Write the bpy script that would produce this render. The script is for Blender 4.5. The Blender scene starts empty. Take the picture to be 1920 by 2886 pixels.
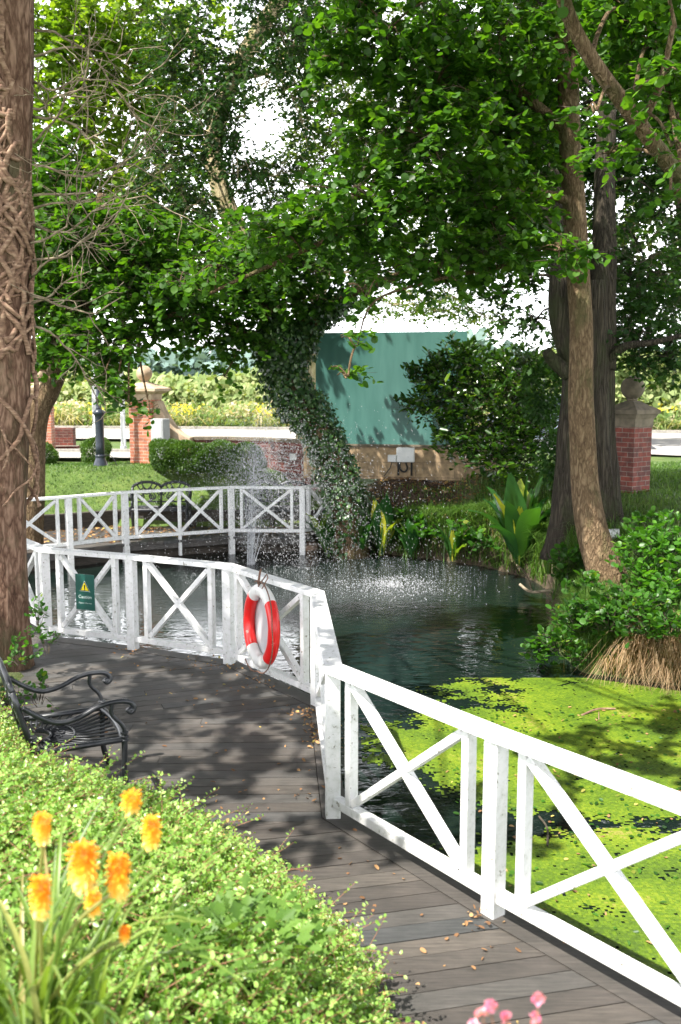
import bpy, math, random
import numpy as np
from mathutils import Vector, Matrix, noise
from math import sin, cos, pi, radians as R
scene = bpy.context.scene
# ------------------------------------------------------------------ camera
FPX = 2700.0; CAMH = 2.8; PITCH = math.atan(363 / FPX)
cd = bpy.data.cameras.new('camera'); cam = bpy.data.objects.new('camera', cd)
scene.collection.objects.link(cam); scene.camera = cam
cd.sensor_fit = 'VERTICAL'; cd.sensor_height = 36; cd.sensor_width = 24
cd.lens = 36 * FPX / 2886; cd.clip_start = 0.1; cd.clip_end = 2500
cam.location = (0, 0, CAMH); cam.rotation_euler = (pi / 2 - PITCH, 0, 0)
cd.dof.use_dof = True; cd.dof.focus_distance = 9.0; cd.dof.aperture_fstop = 2.7
# ------------------------------------------------------------------ sun, sky, exposure
SL = Vector((0.46, 0.36, -1.0)).normalized()          # direction the light travels
elev = math.asin(-SL.z); az = math.atan2(-SL.x, -SL.y)  # clockwise from +Y
sd = bpy.data.lights.new('sun', 'SUN'); sun = bpy.data.objects.new('sun', sd)
scene.collection.objects.link(sun); sd.energy = 5.0; sd.angle = R(0.53); sd.color = (1.0, 0.95, 0.86)
sun.rotation_euler = SL.to_track_quat('-Z', 'Y').to_euler(); sun.location = (-5, -5, 20)
world = bpy.data.worlds.new('World'); scene.world = world; world.use_nodes = True
wn = world.node_tree; wn.nodes.clear()
def wnode(t): return wn.nodes.new(t)
sky = wnode('ShaderNodeTexSky'); sky.sky_type = 'NISHITA'; sky.sun_disc = False
sky.sun_elevation = elev; sky.sun_rotation = az; sky.dust_density = 2.0; sky.air_density = 1.0
tc = wnode('ShaderNodeTexCoord'); mp = wnode('ShaderNodeMapping'); mp.inputs['Scale'].default_value = (1, 1, 2.6)
nz = wnode('ShaderNodeTexNoise'); nz.inputs['Scale'].default_value = 2.6; nz.inputs['Detail'].default_value = 6
cr = wnode('ShaderNodeValToRGB'); cr.color_ramp.elements[0].position = .36; cr.color_ramp.elements[1].position = .58
cr.color_ramp.elements[0].color = (.35, .35, .35, 1)
mx = wnode('ShaderNodeMix'); mx.data_type = 'RGBA'; mx.inputs['B'].default_value = (9.0, 9.1, 9.4, 1)
bg = wnode('ShaderNodeBackground'); bg.inputs['Strength'].default_value = 0.053
wo = wnode('ShaderNodeOutputWorld')
L = wn.links.new
L(tc.outputs['Generated'], mp.inputs['Vector']); L(mp.outputs['Vector'], nz.inputs['Vector'])
sx_ = wnode('ShaderNodeSeparateXYZ'); L(tc.outputs['Generated'], sx_.inputs[0])
mrz = wnode('ShaderNodeMapRange'); mrz.inputs['From Min'].default_value = .27; mrz.inputs['From Max'].default_value = .48; mrz.inputs['To Min'].default_value = 46; mrz.inputs['To Max'].default_value = 2.6
L(sx_.outputs['Z'], mrz.inputs['Value']); ccol = wnode('ShaderNodeVectorMath'); ccol.operation = 'SCALE'; ccol.inputs[0].default_value = (1.0, 1.01, 1.04); L(mrz.outputs[0], ccol.inputs['Scale']); L(ccol.outputs[0], mx.inputs['B'])
L(nz.outputs['Fac'], cr.inputs['Fac']); L(cr.outputs['Color'], mx.inputs['Factor'])
L(sky.outputs['Color'], mx.inputs['A']); L(mx.outputs['Result'], bg.inputs['Color']); L(bg.outputs['Background'], wo.inputs['Surface'])
scene.view_settings.view_transform = 'Standard'; scene.view_settings.look = 'None'
scene.view_settings.exposure = 1.32; scene.view_settings.gamma = 1.0
scene.cycles.max_bounces = 8; scene.cycles.transparent_max_bounces = 8
# ------------------------------------------------------------------ pixel helpers (full-res photo pixels)
def ray(x, y):
    u = (x - 960) / FPX; v = -(y - 1443) / FPX
    return Vector((u, cos(PITCH) + v * sin(PITCH), -sin(PITCH) + v * cos(PITCH)))
def onz(x, y, z=0.0):
    d = ray(x, y); t = (z - CAMH) / d.z
    return Vector((0, 0, CAMH)) + d * t
def atY(x, y, Y):
    d = ray(x, y); return Vector((0, 0, CAMH)) + d * (Y / d.y)
def D(x, y, Y): return atY(x / .8167, y / .8167, Y)      # from 1568-wide view
# ------------------------------------------------------------------ materials
M = {}
def newmat(name):
    m = bpy.data.materials.new(name); m.use_nodes = True; nt = m.node_tree; nt.nodes.clear()
    out = nt.nodes.new('ShaderNodeOutputMaterial'); b = nt.nodes.new('ShaderNodeBsdfPrincipled')
    nt.links.new(b.outputs[0], out.inputs['Surface']); M[name] = m
    return m, nt, b, out
def N(nt, t, **kw):
    n = nt.nodes.new(t)
    for k, v in kw.items():
        if k in n.inputs: n.inputs[k].default_value = v
        else: setattr(n, k, v)
    return n
def ramp(nt, stops):
    n = nt.nodes.new('ShaderNodeValToRGB'); el = n.color_ramp.elements
    while len(el) > 1: el.remove(el[-1])
    el[0].position, el[0].color = stops[0][0], (*stops[0][1], 1)
    for p, c in stops[1:]:
        e = el.new(p); e.color = (*c, 1)
    return n
def mapped(nt, scale=(1, 1, 1), rot=(0, 0, 0), coord='Object'):
    t = nt.nodes.new('ShaderNodeTexCoord'); m = nt.nodes.new('ShaderNodeMapping')
    m.inputs['Scale'].default_value = scale; m.inputs['Rotation'].default_value = rot
    nt.links.new(t.outputs[coord], m.inputs['Vector']); return m
def bump(nt, b, src, strength=.4, dist=.01):
    n = nt.nodes.new('ShaderNodeBump'); n.inputs['Strength'].default_value = strength; n.inputs['Distance'].default_value = dist
    nt.links.new(src, n.inputs['Height']); nt.links.new(n.outputs[0], b.inputs['Normal']); return n
def noisemat(name, stops, scale=5, detail=6, rough=.7, bs=.4, bd=.01, mscale=(1, 1, 1), metal=0, spec=.5):
    m, nt, b, o = newmat(name); mm = mapped(nt, mscale)
    n = N(nt, 'ShaderNodeTexNoise', Scale=scale, Detail=detail); nt.links.new(mm.outputs[0], n.inputs['Vector'])
    r = ramp(nt, stops); nt.links.new(n.outputs['Fac'], r.inputs[0]); nt.links.new(r.outputs[0], b.inputs['Base Color'])
    b.inputs['Roughness'].default_value = rough; b.inputs['Metallic'].default_value = metal
    b.inputs['Specular IOR Level'].default_value = spec
    if bs: bump(nt, b, n.outputs['Fac'], bs, bd)
    return m
def leafmat(name, stops, trans=.35, rough=.42, spec=.5):
    m, nt, b, o = newmat(name)
    a = N(nt, 'ShaderNodeAttribute', attribute_name='rnd'); r = ramp(nt, stops)
    nt.links.new(a.outputs['Fac'], r.inputs[0]); nt.links.new(r.outputs[0], b.inputs['Base Color'])
    b.inputs['Roughness'].default_value = rough; b.inputs['Specular IOR Level'].default_value = spec
    t = N(nt, 'ShaderNodeBsdfTranslucent'); mi = N(nt, 'ShaderNodeMixShader', Fac=trans)
    br = N(nt, 'ShaderNodeMix', data_type='RGBA', blend_type='MULTIPLY'); br.inputs['Factor'].default_value = 1
    br.inputs['B'].default_value = (1.9, 1.9, .55, 1); nt.links.new(r.outputs[0], br.inputs['A'])
    nt.links.new(br.outputs['Result'], t.inputs['Color'])
    nt.links.new(b.outputs[0], mi.inputs[1]); nt.links.new(t.outputs[0], mi.inputs[2]); nt.links.new(mi.outputs[0], o.inputs['Surface'])
    return m
# painted white timber with grime
m, nt, b, o = newmat('white_paint')
mm = mapped(nt); n1 = N(nt, 'ShaderNodeTexNoise', Scale=20, Detail=10, Roughness=.75); n2 = N(nt, 'ShaderNodeTexNoise', Scale=60, Detail=4)
for q in (n1, n2): nt.links.new(mm.outputs[0], q.inputs['Vector'])
r = ramp(nt, [(.0, (.22, .22, .19)), (.33, (.42, .42, .38)), (.41, (.68, .69, .68)), (.55, (.78, .78, .79))])
nt.links.new(n1.outputs['Fac'], r.inputs[0]); nt.links.new(r.outputs[0], b.inputs['Base Color']); b.inputs['Roughness'].default_value = .55
sp_ = N(nt, 'ShaderNodeTexNoise', Scale=26, Detail=5, Roughness=.65); nt.links.new(mm.outputs[0], sp_.inputs['Vector'])
r2 = ramp(nt, [(.0, (.16, .15, .12)), (.33, (.34, .32, .26)), (.38, (1, 1, 1))]); nt.links.new(sp_.outputs['Fac'], r2.inputs[0])
mu = N(nt, 'ShaderNodeMix', data_type='RGBA', blend_type='MULTIPLY'); mu.inputs['Factor'].default_value = 1
nt.links.new(r.outputs[0], mu.inputs['A']); nt.links.new(r2.outputs[0], mu.inputs['B']); nt.links.new(mu.outputs['Result'], b.inputs['Base Color'])
bump(nt, b, n2.outputs['Fac'], .25, .004)
# deck boards
m, nt, b, o = newmat('deck_board')
a = N(nt, 'ShaderNodeAttribute', attribute_name='rnd')
r = ramp(nt, [(0, (.044, .040, .039)), (.3, (.060, .054, .051)), (.55, (.046, .049, .054)), (.8, (.074, .066, .061)), (1, (.055, .056, .059))])
nt.links.new(a.outputs['Fac'], r.inputs[0])
mm = mapped(nt, (2.2, 26, 26), (0, 0, R(-6))); n1 = N(nt, 'ShaderNodeTexNoise', Scale=2.2, Detail=8, Roughness=.65); nt.links.new(mm.outputs[0], n1.inputs['Vector'])
m2 = mapped(nt); n2 = N(nt, 'ShaderNodeTexNoise', Scale=2.3, Detail=7, Roughness=.7); nt.links.new(m2.outputs[0], n2.inputs['Vector'])
r1 = ramp(nt, [(.3, (.62, .62, .62)), (.7, (1.35, 1.32, 1.28))]); nt.links.new(n1.outputs['Fac'], r1.inputs[0])
r2 = ramp(nt, [(.3, (.72, .74, .70)), (.7, (1.35, 1.3, 1.24))]); nt.links.new(n2.outputs['Fac'], r2.inputs[0])
x1 = N(nt, 'ShaderNodeMix', data_type='RGBA', blend_type='MULTIPLY'); x1.inputs['Factor'].default_value = 1
x2 = N(nt, 'ShaderNodeMix', data_type='RGBA', blend_type='MULTIPLY'); x2.inputs['Factor'].default_value = 1
nt.links.new(r.outputs[0], x1.inputs['A']); nt.links.new(r1.outputs[0], x1.inputs['B'])
nt.links.new(x1.outputs['Result'], x2.inputs['A']); nt.links.new(r2.outputs[0], x2.inputs['B']); nt.links.new(x2.outputs['Result'], b.inputs['Base Color'])
b.inputs['Roughness'].default_value = .62; bump(nt, b, n1.outputs['Fac'], .5, .004)
noisemat('old_timber', [(.3, (.07, .055, .04)), (.5, (.13, .10, .075)), (.7, (.20, .17, .13))], 6, mscale=(1, 1, 8), rough=.85)
noisemat('grey_timber', [(.3, (.13, .13, .12)), (.7, (.30, .30, .29))], 6, mscale=(1, 1, 5), rough=.8)
noisemat('dark_timber', [(.3, (.03, .027, .022)), (.7, (.075, .062, .05))], 7, mscale=(1, 1, 5), rough=.9)
noisemat('iron', [(.3, (.016, .018, .022)), (.7, (.045, .048, .055))], 14, rough=.38, bs=.15, bd=.003, metal=.25)
noisemat('lamp_iron', [(.3, (.022, .028, .042)), (.7, (.04, .05, .07))], 14, rough=.35, bs=.1, bd=.003, metal=.1)
noisemat('white_plastic', [(.3, (.70, .71, .72)), (.7, (.80, .80, .80))], 9, rough=.35, bs=.05, bd=.002)
noisemat('grey_disc', [(.3, (.42, .42, .44)), (.7, (.56, .56, .58))], 4, rough=.5, bs=.05, bd=.002)
noisemat('rope', [(.3, (.10, .05, .035)), (.7, (.22, .12, .08))], 80, rough=.9, bs=.6, bd=.003)
noisemat('sandstone', [(.28, (.28, .20, .13)), (.5, (.44, .33, .23)), (.72, (.56, .44, .32))], 5, 8, rough=.85, bs=.3, bd=.006)
noisemat('weathered_stone', [(.28, (.07, .06, .042)), (.5, (.14, .115, .082)), (.72, (.22, .18, .13))], 6, 8, rough=.9, bs=.35, bd=.006)
noisemat('board_green', [(.3, (.042, .130, .112)), (.5, (.055, .155, .134)), (.7, (.070, .182, .158))], 1.6, 8, rough=.42, bs=.03, bd=.002, mscale=(3, 3, .5))
noisemat('sign_green', [(.3, (.010, .085, .07)), (.7, (.014, .10, .08))], 6, rough=.35, bs=0)
noisemat('sign_yellow', [(.3, (.85, .70, .01)), (.7, (.90, .74, .02))], 6, rough=.4, bs=0)
noisemat('sign_black', [(.3, (.01, .01, .01)), (.7, (.02, .02, .02))], 6, rough=.4, bs=0)
noisemat('sign_white', [(.3, (.62, .74, .70)), (.7, (.7, .8, .77))], 6, rough=.4, bs=0)
noisemat('soil', [(.3, (.045, .032, .02)), (.5, (.09, .06, .04)), (.7, (.16, .10, .065))], 12, 9, rough=.95, bs=.8, bd=.03)
noisemat('rock', [(.3, (.16, .09, .06)), (.5, (.30, .19, .13)), (.7, (.42, .30, .22))], 5, 9, rough=.85, bs=.7, bd=.03)
noisemat('asphalt', [(.3, (.30, .29, .27)), (.7, (.40, .385, .36))], 30, 6, rough=.9, bs=.3, bd=.005)
noisemat('kerb_stone', [(.3, (.25, .23, .21)), (.7, (.40, .38, .34))], 12, 6, rough=.9)
noisemat('cabinet_grey', [(.3, (.30, .31, .32)), (.7, (.36, .37, .38))], 6, rough=.45, bs=.05)
noisemat('car_paint', [(.3, (.30, .36, .48)), (.7, (.36, .42, .54))], 3, rough=.2, bs=0, metal=.4)
noisemat('car_glass', [(.3, (.02, .03, .04)), (.7, (.03, .04, .05))], 3, rough=.08, bs=0)
noisemat('rubber', [(.3, (.015, .015, .015)), (.7, (.03, .03, .03))], 30, rough=.8)
noisemat('dead_wood', [(.3, (.10, .075, .05)), (.5, (.21, .165, .11)), (.7, (.33, .28, .20))], 9, rough=.9, mscale=(1, 1, 3))
noisemat('ivy_stem', [(.3, (.10, .055, .035)), (.5, (.22, .13, .085)), (.7, (.36, .25, .17))], 14, rough=.9, mscale=(1, 1, 3))
noisemat('twig', [(.3, (.035, .028, .02)), (.7, (.10, .08, .055))], 20, rough=.9)
noisemat('red_twig', [(.3, (.20, .09, .05)), (.7, (.36, .18, .11))], 20, rough=.8)
def barkmat(name, dark, mid, light, sx=9, sz=2.2, moss=None, bd=.03):
    m, nt, b, o = newmat(name); mm = mapped(nt, (sx, sx, sz))
    v = N(nt, 'ShaderNodeTexVoronoi', feature='DISTANCE_TO_EDGE', Scale=1.6); n = N(nt, 'ShaderNodeTexNoise', Scale=2.0, Detail=8, Roughness=.65)
    w = N(nt, 'ShaderNodeTexNoise', Scale=1.5, Detail=3); nt.links.new(mm.outputs[0], w.inputs['Vector'])
    ad = N(nt, 'ShaderNodeVectorMath', operation='MULTIPLY_ADD'); ad.inputs[1].default_value = (1.7, 1.7, 1.7)
    nt.links.new(w.outputs['Color'], ad.inputs[0]); nt.links.new(mm.outputs[0], ad.inputs[2])
    nt.links.new(ad.outputs[0], v.inputs['Vector']); nt.links.new(mm.outputs[0], n.inputs['Vector'])
    s = N(nt, 'ShaderNodeMath', operation='MULTIPLY'); s.inputs[1].default_value = 1.3; nt.links.new(v.outputs['Distance'], s.inputs[0])
    s2 = N(nt, 'ShaderNodeMath', operation='MULTIPLY_ADD'); s2.inputs[1].default_value = .8; s2.use_clamp = True
    nt.links.new(n.outputs['Fac'], s2.inputs[0]); nt.links.new(s.outputs[0], s2.inputs[2])
    r = ramp(nt, [(.2, dark), (.42, mid), (.85, light)]); nt.links.new(s2.outputs[0], r.inputs[0]); col = r.outputs[0]
    if moss:
        m3 = mapped(nt, (1, 1, .5)); n3 = N(nt, 'ShaderNodeTexNoise', Scale=2.4, Detail=7, Roughness=.7); nt.links.new(m3.outputs[0], n3.inputs['Vector'])
        r3 = ramp(nt, [(.5, (0, 0, 0)), (.66, (.8, .8, .8))]); nt.links.new(n3.outputs['Fac'], r3.inputs[0])
        x = N(nt, 'ShaderNodeMix', data_type='RGBA'); x.inputs['B'].default_value = (*moss, 1)
        nt.links.new(r3.outputs[0], x.inputs['Factor']); nt.links.new(col, x.inputs['A']); col = x.outputs['Result']
    nt.links.new(col, b.inputs['Base Color']); b.inputs['Roughness'].default_value = .92; b.inputs['Specular IOR Level'].default_value = .2
    bump(nt, b, s2.outputs[0], 1.0, bd)
barkmat('bark_pine', (.022, .012, .008), (.11, .060, .040), (.27, .17, .12), 8, 2.2, (.08, .075, .04))
barkmat('bark_alder', (.024, .015, .009), (.105, .068, .038), (.22, .155, .092), 11, 3.2, (.075, .08, .03), .035)
barkmat('bark_oak', (.006, .005, .004), (.028, .023, .017), (.08, .066, .048), 12, .9, (.045, .055, .022), .05)
barkmat('bark_tan', (.05, .034, .02), (.19, .135, .08), (.31, .235, .145), 12, 3.2, (.17, .17, .07), .012)
barkmat('bark_pale', (.10, .08, .05), (.36, .29, .17), (.55, .47, .30), 8, 2.0, (.20, .20, .08), .015)
# brick
def brickmat(name, c1, c2, mortar):
    m, nt, b, o = newmat(name)
    t = nt.nodes.new('ShaderNodeTexCoord'); s = N(nt, 'ShaderNodeSeparateXYZ'); c = N(nt, 'ShaderNodeCombineXYZ')
    ad = N(nt, 'ShaderNodeMath', operation='ADD'); nt.links.new(t.outputs['Object'], s.inputs[0])
    nt.links.new(s.outputs[0], ad.inputs[0]); nt.links.new(s.outputs[1], ad.inputs[1]); nt.links.new(ad.outputs[0], c.inputs[0]); nt.links.new(s.outputs[2], c.inputs[1])
    br = N(nt, 'ShaderNodeTexBrick', Scale=1.0); br.inputs['Color1'].default_value = (*c1, 1); br.inputs['Color2'].default_value = (*c2, 1)
    br.inputs['Mortar'].default_value = (*mortar, 1); br.inputs['Mortar Size'].default_value = .006; br.inputs['Brick Width'].default_value = .225
    br.inputs['Row Height'].default_value = .075; br.inputs['Mortar Smooth'].default_value = .2; br.inputs['Bias'].default_value = -.1
    nt.links.new(c.outputs[0], br.inputs['Vector'])
    n = N(nt, 'ShaderNodeTexNoise', Scale=9, Detail=7); nt.links.new(t.outputs['Object'], n.inputs['Vector'])
    r = ramp(nt, [(.3, (.6, .6, .62)), (.7, (1.35, 1.3, 1.25))]); nt.links.new(n.outputs['Fac'], r.inputs[0])
    x = N(nt, 'ShaderNodeMix', data_type='RGBA', blend_type='MULTIPLY'); x.inputs['Factor'].default_value = 1
    nt.links.new(br.outputs['Color'], x.inputs['A']); nt.links.new(r.outputs[0], x.inputs['B']); nt.links.new(x.outputs['Result'], b.inputs['Base Color'])
    iv = N(nt, 'ShaderNodeMath', operation='SUBTRACT'); iv.inputs[0].default_value = 1; nt.links.new(br.outputs['Fac'], iv.inputs[1])
    b.inputs['Roughness'].default_value = .85; bump(nt, b, iv.outputs[0], .8, .006)
brickmat('brick_orange', (.50, .17, .09), (.30, .12, .085), (.50, .40, .33))
brickmat('brick_red', (.19, .045, .032), (.095, .042, .038), (.20, .17, .145))  # shade on the low curving wall is put into this darkened brick colour
brickmat('stone_block', (.34, .25, .15), (.25, .18, .11), (.20, .15, .10))
M['stone_block'].node_tree.nodes
for nd in M['stone_block'].node_tree.nodes:
    if nd.type == 'TEX_BRICK': nd.inputs['Brick Width'].default_value = .62; nd.inputs['Row Height'].default_value = .30
# ring paint: red and worn
m, nt, b, o = newmat('ring_red'); mm = mapped(nt); n = N(nt, 'ShaderNodeTexNoise', Scale=16, Detail=9, Roughness=.75); nt.links.new(mm.outputs[0], n.inputs['Vector'])
r = ramp(nt, [(.0, (.12, .08, .05)), (.31, (.30, .16, .10)), (.36, (.68, .012, .012)), (.62, (.72, .015, .015)), (.70, (.75, .35, .3))])
nt.links.new(n.outputs['Fac'], r.inputs[0]); nt.links.new(r.outputs[0], b.inputs['Base Color']); b.inputs['Roughness'].default_value = .3; bump(nt, b, n.outputs['Fac'], .2, .004)
noisemat('ring_white', [(.3, (.50, .50, .46)), (.42, (.72, .72, .70)), (.7, (.78, .78, .77))], 9, 9, rough=.35, bs=.15, bd=.003)
# water
m, nt, b, o = newmat('pond_water'); b.inputs['Base Color'].default_value = (.006, .012, .010, 1); b.inputs['Roughness'].default_value = .03; b.inputs['IOR'].default_value = 1.33
mm = mapped(nt, (1, 1, 1)); n1 = N(nt, 'ShaderNodeTexNoise', Scale=5.5, Detail=2, Roughness=.45, Distortion=.4); n2 = N(nt, 'ShaderNodeTexNoise', Scale=20, Detail=2)
n3 = N(nt, 'ShaderNodeTexNoise', Scale=30, Detail=3)
m2 = mapped(nt, (.8, 1.6, 1))
nt.links.new(m2.outputs[0], n1.inputs['Vector']); nt.links.new(mm.outputs[0], n2.inputs['Vector']); nt.links.new(mm.outputs[0], n3.inputs['Vector'])
dist = N(nt, 'ShaderNodeVectorMath', operation='DISTANCE'); nt.links.new(mm.outputs[0], dist.inputs[0]); dist.inputs[1].default_value = (-.3, 16.1, 0)
mr = N(nt, 'ShaderNodeMapRange'); mr.inputs['From Min'].default_value = 1.2; mr.inputs['From Max'].default_value = 4.2; mr.inputs['To Min'].default_value = 2.4; mr.inputs['To Max'].default_value = .0
nt.links.new(dist.outputs['Value'], mr.inputs['Value'])
a1 = N(nt, 'ShaderNodeMath', operation='MULTIPLY_ADD'); a1.inputs[1].default_value = .10; nt.links.new(n2.outputs['Fac'], a1.inputs[0]); nt.links.new(n1.outputs['Fac'], a1.inputs[2])
a2 = N(nt, 'ShaderNodeMath', operation='MULTIPLY'); nt.links.new(n3.outputs['Fac'], a2.inputs[0]); nt.links.new(mr.outputs[0], a2.inputs[1])
a3 = N(nt, 'ShaderNodeMath', operation='ADD'); nt.links.new(a1.outputs[0], a3.inputs[0]); nt.links.new(a2.outputs[0], a3.inputs[1])
bump(nt, b, a3.outputs[0], 1.0, .0085)
# droplets
m, nt, b, o = newmat('water_drop'); b.inputs['Base Color'].default_value = (.78, .80, .84, 1); b.inputs['Roughness'].default_value = .15; b.inputs['Specular IOR Level'].default_value = .8; b.inputs['Alpha'].default_value = .45
m, nt, b, o = newmat('duckweed'); a = N(nt, 'ShaderNodeAttribute', attribute_name='rnd')
r = ramp(nt, [(0, (.040, .080, .008)), (.5, (.095, .165, .008)), (.85, (.17, .235, .012)), (1, (.24, .23, .05))])
nt.links.new(a.outputs['Fac'], r.inputs[0]); nt.links.new(r.outputs[0], b.inputs['Base Color']); b.inputs['Roughness'].default_value = .6; b.inputs['Specular IOR Level'].default_value = .3
mm = mapped(nt); n = N(nt, 'ShaderNodeTexNoise', Scale=90, Detail=3); nt.links.new(mm.outputs[0], n.inputs['Vector']); bump(nt, b, n.outputs['Fac'], .9, .01)
# ground
m, nt, b, o = newmat('ground_soil_grass'); a = N(nt, 'ShaderNodeAttribute', attribute_name='soil')
mm = mapped(nt); n1 = N(nt, 'ShaderNodeTexNoise', Scale=2.2, Detail=9, Roughness=.7); n2 = N(nt, 'ShaderNodeTexNoise', Scale=45, Detail=6, Roughness=.7)
for q in (n1, n2): nt.links.new(mm.outputs[0], q.inputs['Vector'])
g = ramp(nt, [(.3, (.050, .085, .018)), (.5, (.075, .130, .022)), (.7, (.13, .17, .04))]); s = ramp(nt, [(.3, (.035, .024, .016)), (.5, (.060, .040, .026)), (.7, (.13, .085, .055))])
nt.links.new(n1.outputs['Fac'], g.inputs[0]); nt.links.new(n2.outputs['Fac'], s.inputs[0])
g2 = ramp(nt, [(.3, (.6, .6, .6)), (.7, (1.4, 1.4, 1.4))]); nt.links.new(n2.outputs['Fac'], g2.inputs[0])
x = N(nt, 'ShaderNodeMix', data_type='RGBA', blend_type='MULTIPLY'); x.inputs['Factor'].default_value = 1; nt.links.new(g.outputs[0], x.inputs['A']); nt.links.new(g2.outputs[0], x.inputs['B'])
y = N(nt, 'ShaderNodeMix', data_type='RGBA'); nt.links.new(a.outputs['Fac'], y.inputs['Factor']); nt.links.new(x.outputs['Result'], y.inputs['A']); nt.links.new(s.outputs[0], y.inputs['B'])
nt.links.new(y.outputs['Result'], b.inputs['Base Color']); b.inputs['Roughness'].default_value = .95; bump(nt, b, n2.outputs['Fac'], .8, .03)
# leaves
leafmat('leaf_alder', [(0, (.020, .058, .008)), (.5, (.045, .125, .012)), (1, (.095, .20, .018))], .45, .45, .35)
leafmat('leaf_oak', [(0, (.013, .038, .011)), (.5, (.026, .072, .016)), (1, (.055, .125, .024))], .35, .5, .3)
leafmat('leaf_yellow', [(0, (.055, .115, .010)), (.5, (.12, .21, .020)), (1, (.23, .32, .035))], .5, .5, .3)
leafmat('leaf_birch', [(0, (.035, .080, .012)), (.5, (.075, .14, .02)), (1, (.15, .19, .04))], .42, .5, .3)
leafmat('leaf_laurel', [(0, (.010, .034, .008)), (.5, (.028, .078, .010)), (.9, (.07, .15, .012)), (1, (.14, .22, .015))], .22, .25, .7)
leafmat('leaf_ivy', [(0, (.014, .045, .014)), (.5, (.03, .08, .02)), (1, (.08, .15, .035))], .2, .3, .7)
leafmat('leaf_coton', [(0, (.10, .21, .04)), (.5, (.23, .40, .08)), (.9, (.40, .56, .18)), (1, (.48, .32, .12))], .28, .36, .5)
leafmat('leaf_box', [(0, (.028, .065, .01)), (.5, (.055, .12, .015)), (1, (.10, .19, .025))], .25)
leafmat('leaf_bank', [(0, (.014, .050, .008)), (.5, (.035, .115, .012)), (.85, (.07, .19, .02)), (1, (.22, .24, .04))], .4)
leafmat('leaf_bank_light', [(0, (.03, .095, .010)), (.5, (.06, .18, .018)), (.9, (.11, .27, .03)), (1, (.24, .28, .05))], .42)
leafmat('leaf_pine', [(0, (.015, .035, .012)), (1, (.05, .09, .03))], .12)
leafmat('blade_green', [(0, (.035, .085, .012)), (.5, (.07, .155, .02)), (1, (.13, .22, .045))], .3)
leafmat('blade_dry', [(0, (.19, .12, .065)), (.5, (.33, .22, .13)), (1, (.48, .36, .24))], .3, .7, .2)
leafmat('blade_lily', [(0, (.07, .13, .02)), (.5, (.13, .22, .035)), (.85, (.24, .32, .07)), (1, (.42, .30, .16))], .3)
leafmat('meadow_mix', [(0, (.10, .17, .05)), (.35, (.17, .25, .09)), (.62, (.33, .34, .18)), (.8, (.50, .42, .30)), (1, (.60, .52, .40))], .3, .8, .1)
leafmat('meadow_yellow', [(0, (.50, .40, .03)), (1, (.65, .55, .06))], .2, .7, .1)
leafmat('hedge_far', [(0, (.14, .20, .075)), (.5, (.22, .29, .11)), (1, (.36, .38, .20))], .25, .7, .2)  # distance haze is put into the leaf colour as paler, yellower tones
leafmat('wood_far', [(0, (.13, .20, .19)), (1, (.20, .28, .25))], .1, .8, .1)  # pale blue-green carries the distance haze in the leaf colour
leafmat('leaf_soft', [(0, (.07, .15, .025)), (1, (.17, .29, .06))], .35, .5, .3)
leafmat('petal_orange', [(0, (.84, .27, .012)), (.4, (.87, .42, .02)), (.8, (.88, .58, .09)), (1, (.86, .70, .26))], .25, .5)
leafmat('petal_pink', [(0, (.55, .12, .28)), (1, (.85, .45, .6))], .35, .5)
leafmat('dead_leaf', [(0, (.12, .06, .03)), (.5, (.28, .15, .07)), (.85, (.42, .26, .12)), (1, (.40, .38, .08))], .1, .7, .3)
leafmat('big_leaf', [(0, (.018, .075, .018)), (.6, (.045, .13, .025)), (.8, (.16, .28, .04)), (1, (.50, .48, .04))], .35, .3, .6)
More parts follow.
